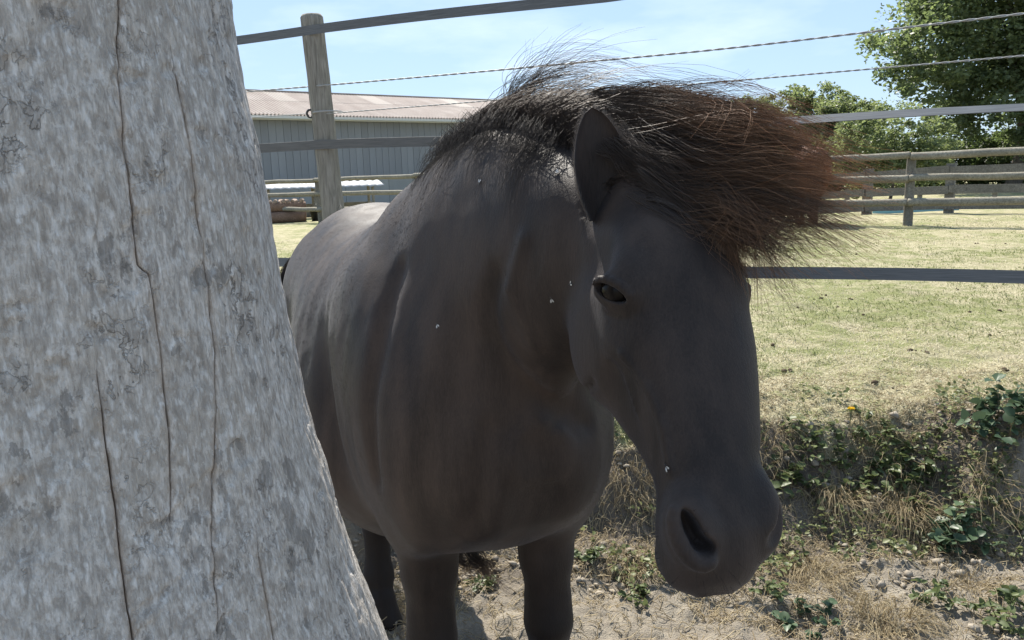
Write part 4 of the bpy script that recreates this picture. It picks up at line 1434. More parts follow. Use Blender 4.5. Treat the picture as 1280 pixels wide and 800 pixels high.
# ------------------------------------------------------------------ barn
def build_barn():
    a, b = np.array([-12.36, 35.0]), np.array([-0.70, 43.6])
    d = (b - a) / np.linalg.norm(b - a)
    a = a - d * 9.0
    L = np.linalg.norm(b - a) + 7.0
    root = empty('barn', (a[0], a[1], float(ground_z(*a)) - 0.05), math.atan2(d[1], d[0]))
    tag(root, 'long grey clad barn with a pinkish corrugated roof behind the fences', 'barn')
    EH, RH, D = 4.42, 6.02, 11.0
    def mm(name, c1, c2, sc=1.2):
        m = Mat(name, rough=0.8, spec=0.2)
        oi = m.node('ShaderNodeObjectInfo')
        n = m.noise(m.coord((1, 1, 0.4)), sc, 4, 0.6)
        col = m.mix(m.rng(n, 0.3, 0.7), c1, c2)
        col = m.mix(m.rng(oi.outputs['Random'], 0, 1, 0.0, 0.3), col, tuple(x * 0.6 for x in c1))
        m.to(col, 'Base Color')
        return m.m
    clad = mm('cladding', (0.225, 0.232, 0.25), (0.27, 0.28, 0.298))
    conc = mm('concrete', (0.30, 0.30, 0.29), (0.38, 0.38, 0.37), 0.8)
    V, F = [], []
    box(V, F, (L / 2, D / 2, EH / 2), L - 0.1, D - 0.1, EH - 0.02)
    base = len(V)
    for x in (0.06, L - 0.06):                      # gables
        bse = len(V)
        V += [(x, 0.05, EH), (x, D - 0.05, EH), (x, D / 2, RH - 0.06)]
        F.append((bse, bse + 1, bse + 2) if x > 1 else (bse, bse + 2, bse + 1))
    link('wall', mesh('wall', V, F, clad, False), root)
    # cladding planks above a concrete plinth, one by one
    PH_ = 1.36
    n = int(L / 0.36)
    V, F = [], []
    box(V, F, (0, 0, 0), 0.345, 0.03, EH - PH_ - 0.03)
    pm = mesh('plank', V, F, clad, False)
    g = np.random.default_rng(5)
    for i in range(n):
        o = link('plank', pm, root)
        o.location = (0.18 + i * 0.36, 0.034 - 0.010 * g.random(), PH_ + (EH - PH_) / 2)
    V, F = [], []
    box(V, F, (0, 0, 0), 2.38, 0.10, PH_ - 0.01)
    cm = mesh('concrete_panel', V, F, conc, False)
    for i in range(int(L / 2.4)):
        o = link('concrete_panel', cm, root)
        o.location = (1.2 + i * 2.4, 0.0, PH_ / 2)
    # corrugated roof slopes
    rm = Mat('roof_sheet', rough=0.85, spec=0.2)
    n1 = rm.noise(rm.coord((1, 0.3, 1)), 1.4, 4, 0.6)
    rm.to(rm.ramp(n1, [(0.3, (0.38, 0.315, 0.275)), (0.55, (0.44, 0.375, 0.33)), (0.75, (0.50, 0.44, 0.395))]), 'Base Color')
    lm = Mat('roof_light', (0.46, 0.40, 0.35), 0.7, 0.3)
    def sheet(x0, x1, y0, z0, y1, z1, lift, ncr=8):
        nx = max(2, int((x1 - x0) / 0.1775 * ncr))
        V, F = [], []
        for i in range(nx + 1):
            x = x0 + (x1 - x0) * i / nx
            c = 0.052 * math.cos(2 * math.pi * x / 0.1775)
            V.append((x, y0, z0 + c + lift)); V.append((x, y1, z1 + c + lift))
        for i in range(nx):
            F.append((2 * i, 2 * i + 2, 2 * i + 3, 2 * i + 1))
        return V, F
    ov = 0.45
    sl = (RH - EH) / (D / 2)
    half = 3
    npan = int((L + 0.6) / 1.065)
    for i in range(npan):
        x0 = -0.3 + i * 1.065
        rows = [(-ov, EH - ov * sl), (D / 4, EH + D / 4 * sl), (D / 2, RH)]
        for k in range(2):
            V, F = sheet(x0, x0 + 1.065, rows[k][0], rows[k][1], rows[k + 1][0], rows[k + 1][1], 0.05 + (0.012 if k else 0))
            light = (k == 1 and i % 5 == 2)
            link('roof_light' if light else 'roof_sheet', mesh('roof_sheet', V, F, lm.m if light else rm.m), root)
    V, F = sheet(-0.3, L + 0.3, D / 2, RH, D + ov, EH - ov * sl, 0.05, 4)
    link('rear_roof', mesh('rear_roof', V, F, rm.m), root)
    V, F = [], []
    box(V, F, (L / 2, D / 2, RH + 0.10), L + 0.6, 0.36, 0.05)
    link('ridge_cap', mesh('ridge_cap', V, F, rm.m, False), root)
    gm = Mat('gutter', (0.55, 0.55, 0.53), 0.5, 0.3)
    V, F = [], []
    box(V, F, (L / 2, -ov - 0.07, EH - ov * sl - 0.05), L + 0.6, 0.13, 0.12)
    box(V, F, (L / 2, -ov + 0.12, EH - ov * sl - 0.06), L + 0.5, 0.02, 0.2)
    link('gutter', mesh('gutter', V, F, gm.m, False), root)
build_barn()

# small lean-to with a white sheet roof and the timber stacked under it
def build_shelter():
    c = at(405, 260, 26.0)
    gz = float(ground_z(c[0], c[1]))
    root = empty('field_shelter', (c[0], c[1], gz - 0.2), 0.3)
    tag(root, 'low open lean to with a white sheet roof on thin poles before the barn', 'shelter')
    wm = Mat('white_sheet', (0.27, 0.285, 0.30), 0.6, 0.2)
    V, F = [], []
    n = 60
    for i in range(n + 1):
        x = -2.0 + 4.0 * i / n
        z = 0.02 * math.cos(i * 1.6)
        V += [(x, -0.75, 1.17 + z), (x, 0.75, 1.36 + z), (x, -0.75, 1.15 + z), (x, 0.75, 1.34 + z)]
    for i in range(n):
        k = 4 * i
        F += [(k, k + 4, k + 5, k + 1), (k + 2, k + 3, k + 7, k + 6), (k, k + 2, k + 6, k + 4), (k + 1, k + 5, k + 7, k + 3)]
    link('roof', mesh('roof', V, F, wm.m), root)
    for x in (-1.75, -0.3, 1.6):
        for y, h in ((-0.6, 1.16), (0.6, 1.30)):
            V, F = pole((x, y, -0.1), (x, y, h), 0.05, 0.05, 8, 3)
            link('pole', mesh('pole', V, F, rail_m), root)
    V, F = [], []
    box(V, F, (0, 0.66, 0.33), 3.4, 0.03, 0.6)
    link('back_board', mesh('back_board', V, F, rail_m, False), root)
build_shelter()
def build_logs():
    c = at(356, 264, 23.2)
    gz = float(ground_z(c[0], c[1]))
    root = empty('log_pile', (c[0], c[1], gz), 0.25)
    tag(root, 'heap of brown logs with pale cut tops beside the lean to', 'log pile')
    bm_ = wood_material('bark', (0.10, 0.065, 0.045), (0.19, 0.12, 0.085), (0.30, 0.20, 0.15), (9, 9, 9))
    pm = wood_material('split_wood', (0.22, 0.16, 0.125), (0.31, 0.235, 0.19), (0.38, 0.31, 0.26), (9, 9, 9))
    g = np.random.default_rng(4)
    for k, (y, z, r_) in enumerate(((-0.32, 0.17, 0.17), (0.04, 0.16, 0.16), (0.36, 0.17, 0.17), (-0.14, 0.45, 0.16), (0.2, 0.44, 0.15))):
        V, F = pole((-0.62 + g.normal(0, 0.05), y, z), (0.60 + g.normal(0, 0.06), y + g.normal(0, 0.02), z), r_, r_ * 0.95, 14, 6, 0.12, k, 0.05)
        link('log', mesh('log', V, F, bm_), root)
    for k in range(9):
        x = -0.5 + 0.125 * k
        V, F = pole((x, -0.2 + g.normal(0, 0.04), 0.62 + g.normal(0, 0.02)), (x + g.normal(0, 0.05), 0.25, 0.64), 0.06, 0.055, 8, 3, 0.2, 20 + k, 0.1)
        link('split_log', mesh('split_log', V, F, pm), root)
build_logs()
def build_bucket():
    c = at(394, 263, 23.4)
    root = empty('bucket', (c[0], c[1], float(ground_z(c[0], c[1]))))
    tag(root, 'dark bucket on the ground right of the log heap', 'bucket')
    m = Mat('black_plastic', (0.02, 0.02, 0.022), 0.5, 0.4)
    prof = [(0.0, 0.0), (0.12, 0.0), (0.16, 0.32), (0.175, 0.32), (0.175, 0.345), (0.15, 0.345), (0.11, 0.02), (0.0, 0.02)]
    V, F = [], []
    for r_, z in prof:
        for i in range(16):
            V.append((r_ * math.cos(i * math.pi / 8), r_ * math.sin(i * math.pi / 8), z))
    for j in range(len(prof) - 1):
        for i in range(16):
            k = (i + 1) % 16
            F.append((j * 16 + i, j * 16 + k, (j + 1) * 16 + k, (j + 1) * 16 + i))
    link('pail', mesh('pail', V, F, m.m), root)
    pts_ = np.array([[(0.17 * math.cos(a), 0.02, 0.33 + 0.17 * math.sin(a)) for a in np.linspace(0, math.pi, 12)]])
    V, F = tubes(pts_, np.full((1, 12), 0.006), 5)
    link('handle', mesh('handle', V, F, m.m), root)
build_bucket()

# ------------------------------------------------------------------ trees
def leaf_material(name, a, b, tr):
    m = Mat(name, rough=0.5, spec=0.35)
    t = m.attr('tint')
    col = m.mix(t, a, b)
    m.to(col, 'Base Color')
    m.translucent(0.45, m.mix(t, tr, tuple(x * 1.25 for x in tr)))
    return m.m
leaf_a = leaf_material('oak_leaf', (0.075, 0.10, 0.055), (0.14, 0.172, 0.088), (0.21, 0.27, 0.10))
leaf_b = leaf_material('willow_leaf', (0.09, 0.12, 0.06), (0.155, 0.187, 0.095), (0.24, 0.29, 0.115))
leaf_c = leaf_material('hedge_leaf', (0.05, 0.072, 0.034), (0.09, 0.122, 0.05), (0.13, 0.18, 0.06))
bark_m = wood_material('tree_bark', (0.05, 0.042, 0.034), (0.10, 0.085, 0.07), (0.16, 0.14, 0.115), (6, 6, 1.2))

def crown_mesh(name, lobes, nclump, nleaf, size, mat, g, clump_r=0.55):
    cen = []
    vol = np.array([l[3] * l[4] * l[5] for l in lobes]) ** 0.75
    pk = g.choice(len(lobes), nclump, p=vol / vol.sum())
    for k in pk:
        cx, cy, cz, rx, ry, rz = lobes[k]
        d = g.normal(0, 1, 3); d /= np.linalg.norm(d)
        rr = g.uniform(0.35, 1.0) ** 0.45
        wob = 0.86 + 0.30 * g.random()
        cen.append(np.array([cx, cy, cz]) + d * rr * wob * np.array([rx, ry, rz]))
    cen = np.array(cen)
    cr_ = clump_r * g.uniform(0.5, 1.3, nclump)
    ci = np.repeat(np.arange(nclump), nleaf)
    N = len(ci)
    d = g.normal(0, 1, (N, 3))
    d /= np.linalg.norm(d, axis=1, keepdims=True)
    pos = cen[ci] + d * (cr_[ci] * g.random(N) ** 0.5)[:, None] * np.array([1, 1, 0.75])
    a = g.normal(0, 1, (N, 3)); a[:, 2] *= 0.5
    a /= np.linalg.norm(a, axis=1, keepdims=True)
    b = np.cross(a, g.normal(0, 1, (N, 3)))
    b /= np.linalg.norm(b, axis=1, keepdims=True)
    s = size * g.uniform(0.6, 1.35, N)[:, None]
    V = np.stack([pos - a * s, pos + b * s * 0.55, pos + a * s, pos - b * s * 0.55], 1).reshape(-1, 3)
    F = np.arange(4 * N).reshape(N, 4)
    tint = np.repeat(np.clip(g.normal(0.45, 0.22, nclump)[ci] + g.normal(0, 0.2, N), 0, 1), 4)
    return mesh(name, V, F, mat, smooth=False, attrs={'tint': tint}), cen

def tree(name, label, cat, px, d, lobes, trunk, nclump, nleaf, size, mat, seed, group=None, clump_r=0.55):
    g = np.random.default_rng(seed)
    x = (px - 640) / FPX * d
    gz = float(ground_z(x, d))
    root = empty(name, (x, d, gz))
    tag(root, label, cat, group)
    me, cen = crown_mesh('crown', lobes, nclump, nleaf, size, mat, g, clump_r)
    link('crown', me, root)
    # trunk with limbs reaching into the crown
    h, r_ = trunk
    paths, rads = [], []
    K = 9
    for t_ in [None] + list(cen[g.choice(len(cen), 14)]):
        if t_ is None:
            p = [np.array([0, 0, -0.2]), np.array([0.06 * h, 0, h * 0.3]), np.array([0.02 * h, 0.03 * h, h * 0.65]), np.array([0.05 * h, 0, h])]
            ra = np.linspace(r_, r_ * 0.35, K)
        else:
            z0 = g.uniform(0.35, 0.8) * h
            s_ = np.array([0.03 * h, 0.02 * h, z0])
            p = [s_, s_ + (t_ - s_) * 0.35 + np.array([0, 0, 0.12 * h]), s_ + (t_ - s_) * 0.7 + np.array([0, 0, 0.08 * h]), t_]
            ra = np.linspace(r_ * 0.38, r_ * 0.06, K)
        paths.append(resample(np.array([p]), K)[0]); rads.append(ra)
    V, F = tubes(np.array(paths), np.array(rads), 7)
    link('trunk', mesh('trunk', V, F, bark_m), root)
    return root
tree('broadleaf_tree', 'tall dense dark green broadleaf tree rising out of the top right corner', 'tree', 1262, 41,
     [(0.5, 0, 9.5, 6.2, 5.5, 5.2), (-3.6, 0, 7.6, 3.6, 4, 3.0), (3.5, 0, 8.5, 5, 5, 5.5), (-1.2, -1, 12.0, 4.4, 4, 3.6), (-3.4, 1, 10.6, 2.2, 2.4, 1.9), (-4.9, 0, 5.9, 2.3, 2.8, 1.7), (1.0, 0, 4.2, 5.5, 4.0, 2.5), (2, 0, 14.5, 4.5, 4, 3)],
     (9.0, 0.42), 1000, 125, 0.125, leaf_a, 5, clump_r=0.95)
shr = 'pale green trees in a row beyond the fences'
for px, d, hh, rx, sd, lab in ((868, 50, 6.6, 2.7, 1, 'first pale green tree showing just over the blown forelock'),
                               (935, 52, 6.9, 2.6, 2, 'rounded pale green tree left of the gap beside the tall tree'),
                               (1008, 50, 7.2, 2.8, 3, 'highest pale green tree of the low row in the centre right'),
                               (1058, 47, 6.0, 2.0, 4, 'small pale green tree tucked against the tall dark tree'),
                               (800, 51, 5.9, 2.6, 6, 'pale green tree hidden mostly behind the pony and its mane')):
    tree('field_tree', lab, 'tree', px, d, [(0, 0, hh * 0.52, rx, rx, hh * 0.36), (rx * 0.4, 0.5, hh * 0.7, rx * 0.62, rx * 0.7, hh * 0.24), (-rx * 0.45, 0, hh * 0.66, rx * 0.62, rx * 0.7, hh * 0.25), (0.1, -0.4, hh * 0.3, rx * 1.05, rx, hh * 0.26)],
         (hh * 0.6, 0.14), 330, 72, 0.10, leaf_b, 40 + sd, shr, 0.5)
tree('bright_bush', 'sunlit yellow green bush in front of the tall tree behind the top rail', 'bush', 1112, 33,
     [(0, 0, 2.6, 2.3, 1.8, 1.5), (1.2, 0, 2.2, 1.7, 1.4, 1.0), (-1.2, 0, 2.2, 1.6, 1.4, 1.5), (0.2, 0, 1.1, 2.3, 1.6, 1.0)], (2.2, 0.08), 300, 60, 0.075, leaf_b, 71, None, 0.38)
for px, d, wx, hz, sd, lab in ((1010, 44, 4.4, 3.2, 1, 'dark hedge behind the bright bush and the forelock'),
                               (1180, 45, 4.4, 3.4, 2, 'dark hedge in the shade below the tall tree'),
                               (1310, 43, 4.4, 3.4, 3, 'dark hedge running out of the right side of the picture')):
    tree('hedge', lab, 'hedge', px, d, [(-wx * 0.5, 0, hz * 0.45, wx * 0.55, 1.4, hz * 0.5), (wx * 0.45, 0, hz * 0.5, wx * 0.6, 1.4, hz * 0.52), (0, 0, hz * 0.4, wx * 0.7, 1.5, hz * 0.5)], (hz * 0.7, 0.1), 300, 60, 0.11, leaf_c, 80 + sd, 'dark hedges beyond the fences', 0.5)

# ------------------------------------------------------------------ second horse
def second_horse():
    r = copy_tree(pony)
    r.name = 'horse'
    c = q(1027, 16.2)
    r.location = (c[0], c[1], float(ground_z(*c)))
    r.rotation_euler = (0, 0, math.pi - 0.62)
    r.scale = (1.0, 1.0, 1.08)
    tag(r, 'chestnut horse out in the field mostly hidden behind the blown forelock', 'horse')
    cm = coat_material('chestnut_coat', (0.16, 0.055, 0.025), (0.24, 0.09, 0.04), 0.1)
    for ch in r.children:
        if ch.name.split('.')[0] in ('body',):
            ch.material_slots[0].link = 'OBJECT'
            ch.material_slots[0].material = cm
second_horse()

# ------------------------------------------------------------------ plants, grass, straw, clods
def ground_hit(px, py):
    k = c_rt * ((px - 640) / FPX) + c_up * ((400 - py) / FPX) + fw
    t = np.arange(1.4, 40, 0.01)
    P = np.array([0, 0, EYE]) + np.multiply.outer(t, k)
    below = P[:, 2] < ground_z(P[:, 0], P[:, 1])
    return P[np.argmax(below)]

def blades(base, length, width, lean, g, K=4):
    """curved tapering blades as flat strips, base (N,3)"""
    N = len(base)
    a = g.uniform(0, 2 * math.pi, N)
    d = np.stack([np.cos(a), np.sin(a), np.zeros(N)], 1)
    s = np.stack([-np.sin(a), np.cos(a), np.zeros(N)], 1)
    L = np.broadcast_to(length, (N,))
    ln = np.broadcast_to(lean, (N,)) * g.uniform(0.5, 1.4, N)
    V = []
    for j in range(K):
        t = j / (K - 1)
        p = base + d * (ln * L * t ** 1.7)[:, None]
        p = p + np.array([0, 0, 1]) * (L * (t - 0.38 * np.minimum(ln, 1.6) * t * t))[:, None]
        w = np.broadcast_to(width, (N,)) * (1 - t) ** 0.6 * 0.5 + 0.0002
        V.append(p - s * w[:, None]); V.append(p + s * w[:, None])
    V = np.stack(V, 1)
    idx = np.arange(N * 2 * K).reshape(N, K, 2)
    F = np.stack([idx[:, :-1, 0], idx[:, :-1, 1], idx[:, 1:, 1], idx[:, 1:, 0]], -1).reshape(-1, 4)
    return V.reshape(-1, 3), F

def tint_material(name, a, b, tr=0.3, rough=0.6):
    m = Mat(name, rough=rough, spec=0.25)
    col = m.mix(m.attr('tint'), a, b)
    m.to(col, 'Base Color')
    m.translucent(tr, col)
    return m.m
straw_m = tint_material('straw', (0.30, 0.23, 0.13), (0.50, 0.42, 0.27), 0.3)
grass_m = Mat('grass_blade', rough=0.6, spec=0.25)
_c = grass_m.ramp(grass_m.attr('tint'), [(0.0, (0.09, 0.125, 0.03)), (0.35, (0.18, 0.20, 0.06)), (0.5, (0.33, 0.295, 0.185)), (1.0, (0.60, 0.545, 0.39))])
grass_m.to(_c, 'Base Color')
grass_m.translucent(0.35, _c)
weed_m = tint_material('weed_leaf', (0.055, 0.080, 0.033), (0.15, 0.18, 0.07), 0.35, 0.45)
weed_b = tint_material('dock_leaf', (0.045, 0.075, 0.042), (0.095, 0.14, 0.075), 0.25, 0.4)
stem_m = tint_material('stem', (0.16, 0.13, 0.07), (0.26, 0.21, 0.12), 0.1)

def grass():
    g = np.random.default_rng(31)
    N = 120000
    d = 2.9 + 12 * g.random(N) ** 1.9
    x = d * g.uniform(-0.40, 0.80, N)
    keep = vnoise(x * 1.1, d * 1.1, 5.0) + 0.5 * vnoise(x * 5, d * 5, 2.0) > 0.48 - 0.15 * (d > 3.7)
    edge = d + 0.5 * (fbm(x * 2.2, d * 2.2, 8.0) - 0.5) > 2.98
    x, d = x[keep & edge], d[keep & edge]
    n = len(x)
    base = np.stack([x, d, ground_z(x, d) - 0.003], 1)
    ln = g.uniform(0.012, 0.034, n) * (0.7 + 0.8 * vnoise(x * 2.5, d * 2.5, 3.0))
    V, F = blades(base, ln, 0.0016 + 0.00055 * d, g.uniform(0.5, 2.2, n), g, 3)
    gr = fbm(x * 0.9, d * 0.9, 12.0, 3) + 0.25 * (vnoise(x * 4, d * 4, 1.0) - 0.5)
    tint = np.clip(np.where(g.random(n) < sstep(0.40, 0.60, gr) * 0.85, g.uniform(0, 0.42, n), g.uniform(0.44, 1, n)), 0, 1)
    o = link('pasture_grass', mesh('pasture_grass', V, F, grass_m.m, False, {'tint': np.repeat(tint, 6)}))
    tag(o, 'short dry pasture grass with greener patches', 'grass', kind='stuff')
grass()

def litter():
    g = np.random.default_rng(32)
    N = 24000
    d = g.uniform(2.0, 3.7, N)
    x = d * g.uniform(-0.30, 0.75, N)
    w = (vnoise(x * 3, d * 3, 9.0) > 0.42) | (g.random(N) < 0.3)
    x, d = x[w], d[w]
    n = len(x)
    a = g.uniform(0, math.pi, n)
    L = 0.010 + 0.06 * g.random(n) ** 2
    c = np.stack([x, d, ground_z(x, d) + 0.004], 1)
    u = np.stack([np.cos(a), np.sin(a), g.normal(0.25, 0.3, n)], 1)
    e0, e1 = c - u * L[:, None] * 0.5, c + u * L[:, None] * 0.5
    e0[:, 2] = ground_z(e0[:, 0], e0[:, 1]) + 0.003
    e1[:, 2] = np.maximum(e1[:, 2], ground_z(e1[:, 0], e1[:, 1]) + 0.004)
    mid = (e0 + e1) / 2 + g.normal(0, 0.006, (n, 3)) + np.array([0, 0, 0.006])
    V, F = tubes(resample(np.stack([e0, mid, e1], 1), 4), np.tile(g.uniform(0.0006, 0.0016, n)[:, None], (1, 4)), 3)
    o = link('straw_litter', mesh('straw_litter', V, F, straw_m, True, {'tint': np.repeat(g.random(n), 12)}))
    tag(o, 'loose straw and dry stems scattered over the dirt', 'straw', kind='stuff')
litter()

def clods():
    g = np.random.default_rng(33)
    N = 5200
    d = 2.0 + 1.1 * g.random(N)
    x = d * g.uniform(-0.30, 0.75, N)
    w = (vnoise(x * 4, d * 4, 15.0) + 0.4 * vnoise(x * 13, d * 13, 1.0) > 0.70)
    x, d = x[w], d[w]
    n = len(x)
    bm = bmesh.new()
    bmesh.ops.create_icosphere(bm, subdivisions=1, radius=1)
    bv = np.array([v.co[:] for v in bm.verts]); bf = np.array([[v.index for v in f.verts] for f in bm.faces])
    bm.free()
    s = 0.003 + 0.017 * g.random(n) ** 5
    sc = s[:, None] * g.uniform(0.6, 1.3, (n, 3)) * np.array([1, 1, 0.7])
    jit = 1 + g.normal(0, 0.26, (n, len(bv), 1))
    V = bv[None] * jit * sc[:, None, :]
    a = g.uniform(0, 6.28, n); ca, sa = np.cos(a)[:, None], np.sin(a)[:, None]
    V = np.stack([V[..., 0] * ca - V[..., 1] * sa, V[..., 0] * sa + V[..., 1] * ca, V[..., 2]], -1)
    V = V + np.stack([x, d, ground_z(x, d) + 0.25 * s], 1)[:, None, :]
    F = (bf[None] + (np.arange(n) * len(bv))[:, None, None]).reshape(-1, 3)
    m = Mat('clod', rough=0.95, spec=0.1)
    t = m.attr('tint')
    nn = m.noise(m.coord((1, 1, 1)), 120, 3, 0.6)
    m.to(m.mix(m.rng(nn, 0.3, 0.7, 0, 0.5), m.mix(t, (0.17, 0.145, 0.115), (0.30, 0.265, 0.215)), (0.33, 0.29, 0.235)), 'Base Color')
    m.bump(nn, 0.6, 0.004)
    o = link('dirt_clods', mesh('dirt_clods', V.reshape(-1, 3), F, m.m, False, {'tint': np.repeat(g.random(n), len(bv))}))
    tag(o, 'crumbled earth clods on the bank and the bare ground', 'earth clods', kind='stuff')
clods()

def leaf_set(pos, dirn, size, g, wide=0.8):
    """folded pointed leaves: 6 verts, 4 faces each"""
    N = len(pos)
    up = np.array([0, 0, 1.0]) + g.normal(0, 0.45, (N, 3))
    d = dirn / (np.linalg.norm(dirn, axis=1, keepdims=True) + 1e-9)
    s = np.cross(d, up); s /= np.linalg.norm(s, axis=1, keepdims=True) + 1e-9
    n = np.cross(s, d)
    z = size[:, None]
    W_ = wide * g.uniform(0.75, 1.2, N)[:, None]
    pts = [pos, pos + d * z * 0.35 + s * z * 0.42 * W_ + n * z * 0.14, pos + d * z * 0.75 + s * z * 0.30 * W_ + n * z * 0.08,
           pos + d * z - n * z * 0.10, pos + d * z * 0.75 - s * z * 0.30 * W_ + n * z * 0.08, pos + d * z * 0.35 - s * z * 0.42 * W_ + n * z * 0.14, pos + d * z * 0.5]
    V = np.stack(pts, 1).reshape(-1, 3)
    b = (np.arange(N) * 7)[:, None]
    F = np.concatenate([b + np.array([[0, 6, 1, 1]]), ], 0)
    tri = np.array([[0, 1, 6], [1, 2, 6], [2, 3, 6], [3, 4, 6], [4, 5, 6], [5, 0, 6]])
    F = (tri[None] + b[:, :, None]).reshape(-1, 3)
    return V, F

def weed(label, px, py, r_, h, nstem, lsize, mat, seed, wide=0.8, group='green weeds on the earth bank', per=7):
    g = np.random.default_rng(seed)
    c = ground_hit(px, py)
    root = empty('weed', c)
    tag(root, label, 'weed', group)
    a = g.uniform(0, 6.28, nstem)
    rr = r_ * g.random(nstem) ** 0.5
    b = np.stack([0.5 * rr * np.cos(a), 0.5 * rr * np.sin(a)], 1)
    b3 = np.stack([b[:, 0], b[:, 1], ground_z(c[0] + b[:, 0], c[1] + b[:, 1]) - c[2] - 0.005], 1)
    tip = np.stack([rr * 1.1 * np.cos(a), rr * 1.1 * np.sin(a), b3[:, 2] + h * g.uniform(0.45, 1.1, nstem) * (1 - 0.45 * rr / r_)], 1)
    gz = ground_z(c[0] + tip[:, 0], c[1] + tip[:, 1]) - c[2]
    tip[:, 2] = np.maximum(tip[:, 2], gz + 0.02)
    mid = (b3 + tip) / 2 + np.array([0, 0, 0.25 * h]) * g.uniform(0.2, 1, (nstem, 1))
    P = resample(np.stack([b3, mid, tip], 1), 8)
    V, F = tubes(P, np.tile(np.linspace(0.0018, 0.0007, 8), (nstem, 1)), 4)
    tag(link('stem', mesh('stem', V, F, stem_m, True, {'tint': np.repeat(g.random(nstem), 32)}), root), kind='stuff')
    si = np.repeat(np.arange(nstem), per)
    n = len(si)
    k = g.integers(2, 8, n)
    pos = P[si, k]
    d = g.normal(0, 1, (n, 3)) * np.array([1, 1, 0.35]) + np.array([0, -0.25, 0.15])
    sz = lsize * g.uniform(0.5, 1.25, n)
    V, F = leaf_set(pos, d, sz, g, wide)
    tint = np.clip(g.normal(0.45, 0.28, n), 0, 1)
    link('leaves', mesh('leaves', V, F, mat, False, {'tint': np.repeat(tint, 7)}), root)
W_LIST = [
    ('leafy weed under the yellow flower at the bank top', 1086, 545, 0.10, 0.10, 14, 0.030, weed_m),
    ('bramble sprig spreading at the bank top left of the flower', 1000, 560, 0.12, 0.08, 12, 0.032, weed_m),
    ('trailing weed below the flower with bright yellow leaf tips', 1062, 592, 0.13, 0.09, 16, 0.032, weed_m),
    ('dense trailing weed in the middle of the bank', 1118, 600, 0.14, 0.10, 20, 0.032, weed_m),
    ('weed with light leaves near the fallen twig', 1152, 575, 0.11, 0.08, 14, 0.030, weed_m),
    ('weed hanging over the dark hollow in the bank', 1165, 625, 0.12, 0.09, 15, 0.032, weed_m),
    ('broad leaved weed beside the muzzle', 985, 612, 0.12, 0.10, 12, 0.038, weed_m),
    ('bushy weed with large leaves at the right edge of the bank top', 1256, 545, 0.16, 0.20, 24, 0.045, weed_b),
    ('upright dark blue green weed with broad leaves halfway down the bank', 1196, 690, 0.10, 0.17, 16, 0.046, weed_b),
    ('low weed with dark leaves at the bank foot under the upright weed', 1178, 752, 0.09, 0.07, 9, 0.030, weed_m),
    ('low weed at the bottom edge right of the muzzle', 1012, 788, 0.10, 0.06, 12, 0.030, weed_b),
    ('small yellow green weed on the bare ground left of the muzzle', 795, 752, 0.07, 0.05, 9, 0.026, weed_m),
    ('small weed just right of the chin', 958, 745, 0.06, 0.05, 8, 0.026, weed_m),
    ('tiny weed seen between the front legs', 606, 738, 0.06, 0.05, 7, 0.024, weed_m),
    ('weed by the right front leg of the pony', 742, 698, 0.08, 0.06, 9, 0.026, weed_m),
    ('pale weed in the bottom right corner', 1262, 775, 0.12, 0.09, 14, 0.034, weed_m),
    ('weed clinging to the right end of the bank', 1245, 640, 0.11, 0.09, 12, 0.030, weed_m),
]
for i, w in enumerate(W_LIST):
    weed(*w, seed=100 + i, wide=1.0 if w[-1] is weed_b else 0.85)

def tuft(label, px, py, r_, L, n, seed, droop):
    g = np.random.default_rng(seed)
    c = ground_hit(px, py)
    root = empty('dry_grass_tuft', c)
    tag(root, label, 'dry grass', 'dry grass tufts on the earth bank')
    a = g.uniform(0, 6.28, n)
    rr = r_ * g.random(n) ** 0.5
    x, y = rr * np.cos(a), rr * np.sin(a)
    b = np.stack([x, y, ground_z(c[0] + x, c[1] + y) - c[2] - 0.004], 1)
    ln = L * g.uniform(0.4, 1.15, n)[:, None]
    out = np.stack([x, y - 0.4 * r_, 0 * x], 1) / r_
    t1 = b + ln * (out * 0.35 + np.array([0, -0.1, 0.45]) + g.normal(0, 0.14, (n, 3)))
    t2 = b + ln * (out * 0.7 + np.array([0, -0.35, 0.45 - 0.5 * droop]) + g.normal(0, 0.22, (n, 3)))
    t3 = b + ln * (out * 0.85 + np.array([0, -0.5, 0.35 - 1.1 * droop]) + g.normal(0, 0.28, (n, 3)))
    P = resample(np.stack([b, t1, t2, t3], 1), 8)
    W3 = P + np.asarray(c)
    gz = ground_z(W3[..., 0], W3[..., 1]) - c[2] + 0.003
    P[:, 1:, 2] = np.maximum(P[:, 1:, 2], gz[:, 1:])
    V, F = tubes(P, g.uniform(0.0006, 0.0013, n)[:, None] * np.linspace(1, 0.35, 8)[None], 3)
    link('blades', mesh('blades', V, F, straw_m, True, {'tint': np.repeat(g.random(n), 24)}), root)
